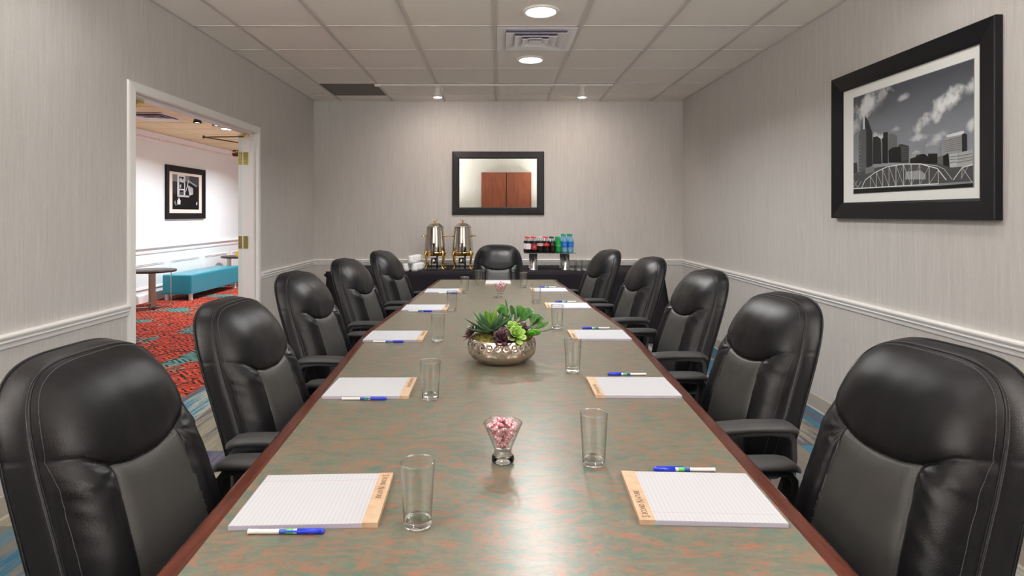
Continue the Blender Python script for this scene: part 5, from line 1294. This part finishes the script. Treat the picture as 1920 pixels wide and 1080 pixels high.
# coffee urn
def make_urn(label):
    t = thing('coffee_urn', label, 'coffee urn', group='steel and gold coffee urns')
    b = MB(); b.lathe([(0.0001, 0.150), (0.085, 0.150), (0.104, 0.156), (0.112, 0.170), (0.116, 0.20), (0.113, 0.26), (0.106, 0.33), (0.099, 0.39), (0.0945, 0.44), (0.093, 0.456)], n=64, cap=False); bd = b.build('body', 'steel', t)
    b = MB(); b.lathe([(0.0935, 0.4565), (0.096, 0.458), (0.096, 0.463), (0.088, 0.466), (0.070, 0.482), (0.052, 0.496), (0.045, 0.500), (0.0001, 0.503)], n=64, cap=False); ld = b.build('lid', 'steel', t)
    b = MB(); b.lathe([(0.006, 0.502), (0.006, 0.512), (0.014, 0.518), (0.009, 0.524), (0.018, 0.534), (0.006, 0.540), (0.0001, 0.541)], n=20, cap=False)
    for s in (-1, 1): b.tube([(0, 0, 0.525), (s * 0.018, 0, 0.538), (s * 0.028, 0, 0.545)], [0.005, 0.004, 0.005], n=8)
    b.build('finial', 'gold', ld)
    for s in (-1, 1):
        b = MB(); b.tube([(s * 0.098, 0, 0.362), (s * 0.118, 0, 0.364)], 0.010, n=12); b.tube([(s * 0.11, -0.035, 0.363), (s * 0.142, -0.035, 0.363), (s * 0.142, 0.035, 0.363), (s * 0.11, 0.035, 0.363), (s*0.11, -0.035, 0.363)], 0.0045, n=8)
        b.build('handle', 'gold', t)
    b = MB(); b.lathe([(0.114, 0.168), (0.121, 0.170), (0.122, 0.186), (0.1165, 0.190)], n=64, cap=False); b.lathe([(0.110, 0.150), (0.122, 0.155), (0.122, 0.168)], n=64, cap=False); b.build('support_ring', 'gold', t)
    for k in range(4):
        an = PI / 4 + k * PI / 2; mt = Matrix.Rotation(an, 4, 'Z')
        b = MB(); b.tube([(0.118, 0, 0.205), (0.128, 0, 0.19), (0.136, 0, 0.165), (0.132, 0, 0.12), (0.122, 0, 0.08), (0.117, 0, 0.04), (0.124, 0, 0.016), (0.142, 0, 0.007)], [0.008, 0.013, 0.012, 0.010, 0.008, 0.007, 0.009, 0.007], n=10, mtx=mt)
        b.lathe([(0.001, 0), (0.014, 0.001), (0.015, 0.008), (0.008, 0.014), (0.001, 0.015)], n=14, mtx=mt @ Matrix.Translation((0.140, 0, 0)))
        b.tube([(0.118, 0, 0.04), (0.135, 0, 0.055), (0.140, 0, 0.045)], 0.005, n=8, mtx=mt); b.build('leg', 'gold', t)
    # spigot on the front
    b = MB(); b.tube([(0, -0.112, 0.215), (0, -0.150, 0.215)], 0.010, n=12); b.tube([(0, -0.150, 0.245), (0, -0.150, 0.160)], [0.011, 0.008], n=12)
    b.tube([(0, -0.150, 0.245), (0, -0.150, 0.275), (0, -0.152, 0.288)], [0.009, 0.006, 0.010], n=10)
    for s in (-1, 1): b.tube([(s * 0.003, -0.151, 0.27), (s * 0.013, -0.151, 0.288)], 0.004, n=8)
    b.build('spigot', 'black_plastic', t)
    b = MB(); b.lathe([(0.001, 0.062), (0.032, 0.062), (0.034, 0.068), (0.034, 0.118), (0.028, 0.124), (0.0001, 0.124)], n=28, cap=False, mtx=Matrix.Translation((-0.012, -0.02, 0))); b.build('burner', 'steel', t)
    b = MB()
    for s in (-1, 1): b.tube([(s * 0.035, -0.05, 0.012), (s * 0.035, -0.05, 0.11)], 0.004, n=8)
    b.tube([(-0.04, -0.05, 0.11), (0.04, -0.05, 0.11)], 0.004, n=8); b.tube([(0.03, -0.075, 0.012), (0.03, -0.075, 0.15)], 0.010, n=10); b.build('burner_stand', 'black_plastic', t)
    b = MB(); b.box((-0.10, -0.13, 0.0005), (0.10, 0.09, 0.012)); b.build('drip_tray', 'black_plastic', t, bevel=0.004)
    return t
u0 = make_urn('steel coffee urn on gold legs, left of the pair, beside the cups'); u0.location = (-0.690, 6.46, BZ)
dup(u0, (-0.388, 6.46, BZ), 0.0, 'steel coffee urn on gold legs, right of the pair, nearer the head chair')
# stacked mugs
def make_mug():
    t = thing('coffee_mug', 'x', 'mug')
    b = MB(); b.lathe([(0.0001, 0.078), (0.026, 0.078), (0.030, 0.080), (0.032, 0.077), (0.033, 0.07), (0.0345, 0.03), (0.0365, 0.0), (0.0350, -0.0), (0.0330, 0.03), (0.031, 0.07), (0.0001, 0.074)], n=32, cap=False); b.build('cup', 'porcelain', t)
    b = MB(); b.tube([(0.032, 0, 0.062), (0.048, 0, 0.064), (0.056, 0, 0.048), (0.053, 0, 0.028), (0.036, 0, 0.018)], 0.0045, n=10); b.build('handle', 'porcelain', t)
    return t
mug0 = make_mug(); fm = True
for row, n_, x0_, y0_, z_, dx_ in (('lower left', 3, -0.972, 6.22, 0, 0.012), ('lower right', 4, -0.880, 6.22, 0, 0.014), ('upper', 4, -0.920, 6.215, 0.0812, 0.014)):
    for k in range(n_):
        m_ = mug0 if fm else copy_tree(mug0); fm = False
        m_.location = (x0_ + dx_ * k, y0_ + 0.074 * k, BZ + z_); m_.rotation_euler = (0, 0, 0.15)
        pos = ['front', 'second', 'third', 'rearmost'][k] if n_ == 4 else ['front', 'second', 'rearmost'][k]
        m_['label'] = 'upturned white mug in the stack by the urns, %s of the %s row' % (pos, row); m_['group'] = 'stacked white mugs'
# riser: four metal cylinders and a glass shelf
mat('brushed_steel', (0.6, 0.6, 0.6), 0.25, 1.0)
rs = thing('display_riser', 'glass shelf on four metal cylinders holding the bottles', 'riser', (0.553, 6.45, BZ))
for sx in (-1, 1):
    for sy in (-1, 1):
        b = MB(); off = -0.02 if sy > 0 else 0
        b.lathe([(0.001, 0), (0.046, 0), (0.046, 0.006), (0.041, 0.008), (0.041, 0.172), (0.044, 0.174), (0.044, 0.179), (0.001, 0.179)], n=36, cap=False, mtx=Matrix.Translation((sx * 0.172 + off * 0, sy * 0.105, 0))); b.build('post', 'brushed_steel', rs)
b = MB(); b.box((-0.275, -0.165, 0.1795), (0.275, 0.165, 0.1855)); b.build('shelf', 'shelf_glass', rs, bevel=0.001)
SZ = BZ + 0.186
def make_bottle(kind, h, body, cap, lab, ltext, lz0, lz1, tcol):
    t = thing(kind, 'x', 'bottle'); s = h / 0.2
    r = 0.0305
    prof = [(0.0001, 0.0005), (r * 0.75, 0.0005), (r * 0.95, 0.008 * s), (r, 0.02 * s), (r * 0.97, 0.05 * s), (r * 0.95, 0.07 * s), (r * 0.98, 0.09 * s), (r, 0.118 * s), (r * 0.93, 0.135 * s), (r * 0.62, 0.158 * s), (r * 0.42, 0.172 * s), (r * 0.40, 0.182 * s), (0.0001, 0.182 * s)]
    if body == 'cola':
        b = MB(); b.lathe(prof[:9] + [(r * 0.80, 0.145 * s), (0.0001, 0.145 * s)], n=28, cap=False); b.build('liquid', 'cola', t)
        b = MB(); b.lathe([(q * 1.01 + 0.0003, z) for q, z in prof[8:12]], n=28, cap=False); b.build('shoulder', 'bottle_clear', t)
    elif body == 'water_blue':
        b = MB(); b.lathe(prof, n=28, cap=False); b.build('body', 'water_blue', t)
    else:
        b = MB(); b.lathe(prof, n=28, cap=False); b.build('body', body, t)
    b = MB(); b.lathe([(0.0145, 0.178 * s), (0.0145, 0.196 * s), (0.012, 0.1995 * s), (0.0001, 0.2 * s)], n=20, cap=False); b.build('cap', cap, t)
    b = MB(); b.lathe([(r + 0.0006, lz0 * s), (r + 0.0006, lz1 * s)], n=36, cap=False); lo = b.build('label', lab, t)
    if ltext:
        tx, sz = ltext; vs, fs = text_mesh(tx, sz, 0.0001); b = MB()
        zc = (lz0 + lz1) / 2 * s; rr_ = r + 0.0012
        b.add([(rr_ * math.sin(v[0] / rr_), -rr_ * math.cos(v[0] / rr_), zc + v[1]) for v in vs], fs, tcol)
        b.build('lettering', tcol, lo)
    return t
KB = [('soda_bottle', 0.172, 'cola', 'cap_red', 'label_white', ('C', 0.03), 0.045, 0.115, 'label_red', 'cola bottle with white label and red cap'),
      ('soda_bottle', 0.172, 'cola', 'cap_red', 'label_maroon', ('Dr', 0.026), 0.04, 0.11, 'label_white', 'dark soda bottle with maroon label and red cap'),
      ('soda_bottle', 0.172, 'cola', 'cap_silver', 'label_silver', ('Diet Coke', 0.011), 0.085, 0.118, 'label_red', 'cola bottle with silver label and silver cap'),
      ('soda_bottle', 0.172, 'cola', 'cap_red', 'label_red', ('Coca-Cola', 0.011), 0.085, 0.118, 'label_white', 'cola bottle with red label and bright red cap'),
      ('soda_bottle', 0.172, 'cola', 'cap_black', 'label_black', ('Coke', 0.014), 0.085, 0.118, 'label_silver', 'cola bottle with black label and black cap'),
      ('soda_bottle', 0.172, 'green_bottle', 'cap_green', 'label_green', ('Sprite', 0.014), 0.075, 0.11, 'label_white', 'green soda bottle with green cap'),
      ('water_bottle', 0.202, 'water_blue', 'cap_green', 'label_blue', ('DASANI', 0.011), 0.06, 0.118, 'label_white', 'clear water bottle with blue label, inner of the two'),
      ('water_bottle', 0.202, 'water_blue', 'cap_green', 'label_blue', ('DASANI', 0.011), 0.06, 0.118, 'label_white', 'clear water bottle with blue label, at the right end')]
for i, (kind, h, body, cap, lab, tx, l0, l1, tc, desc) in enumerate(KB):
    bo = make_bottle(kind, h, body, cap, lab, tx, l0, l1, tc)
    x = 0.553 + (i - 3.5) * 0.0655 + 0.0
    bo.location = (x, 6.345, SZ); bo['label'] = desc + ', front row on the shelf'; bo['group'] = 'bottles on the glass shelf'
    c = dup(bo, (x - 0.018, 6.425, SZ), 0.2, desc + ', rear row on the shelf')
# spare glasses, upright, in rows
def make_tumbler():
    t = thing('tumbler', 'x', 'glass')
    pts = [(0.0255, 0.008), (0.029, 0.05), (0.0315, 0.104)]
    b = MB(); b.lathe(pts, n=32, cap=False); b.lathe([(r_ - 0.0014, z) for r_, z in pts], n=32, cap=False); b.build('glass_wall', 'thin_glass', t)
    b = MB(); b.lathe([(0.0001, 0.0004), (0.024, 0.0004), (0.0255, 0.003), (0.0255, 0.008), (0.0001, 0.008)], n=32, cap=False); b.build('thick_base', 'solid_glass', t)
    b = MB(); b.lathe([(0.0300, 0.1035), (0.0300, 0.105), (0.0316, 0.105), (0.0316, 0.1035), (0.03, 0.1035)], n=32, cap=False); b.build('rim', 'solid_glass', t)
    return t
tm0 = make_tumbler(); fm = True
for r_ in range(4):
    for c_ in range(4):
        if r_ == 0 and c_ == 0: continue
        if r_ > 2 and c_ > 2: continue
        m_ = tm0 if fm else copy_tree(tm0); fm = False
        m_.location = (0.790 + 0.0675 * c_ + 0.004 * r_, 6.25 + 0.0675 * r_, BZ); m_.rotation_euler = (0, 0, 0.3 * c_)
        rown = ['front', 'second', 'third', 'rear'][r_]; coln = ['leftmost', 'second from left', 'third from left', 'rightmost'][c_]
        m_['label'] = 'spare glass on the buffet right of the bottles, %s row, %s' % (rown, coln); m_['group'] = 'spare glasses on the buffet'
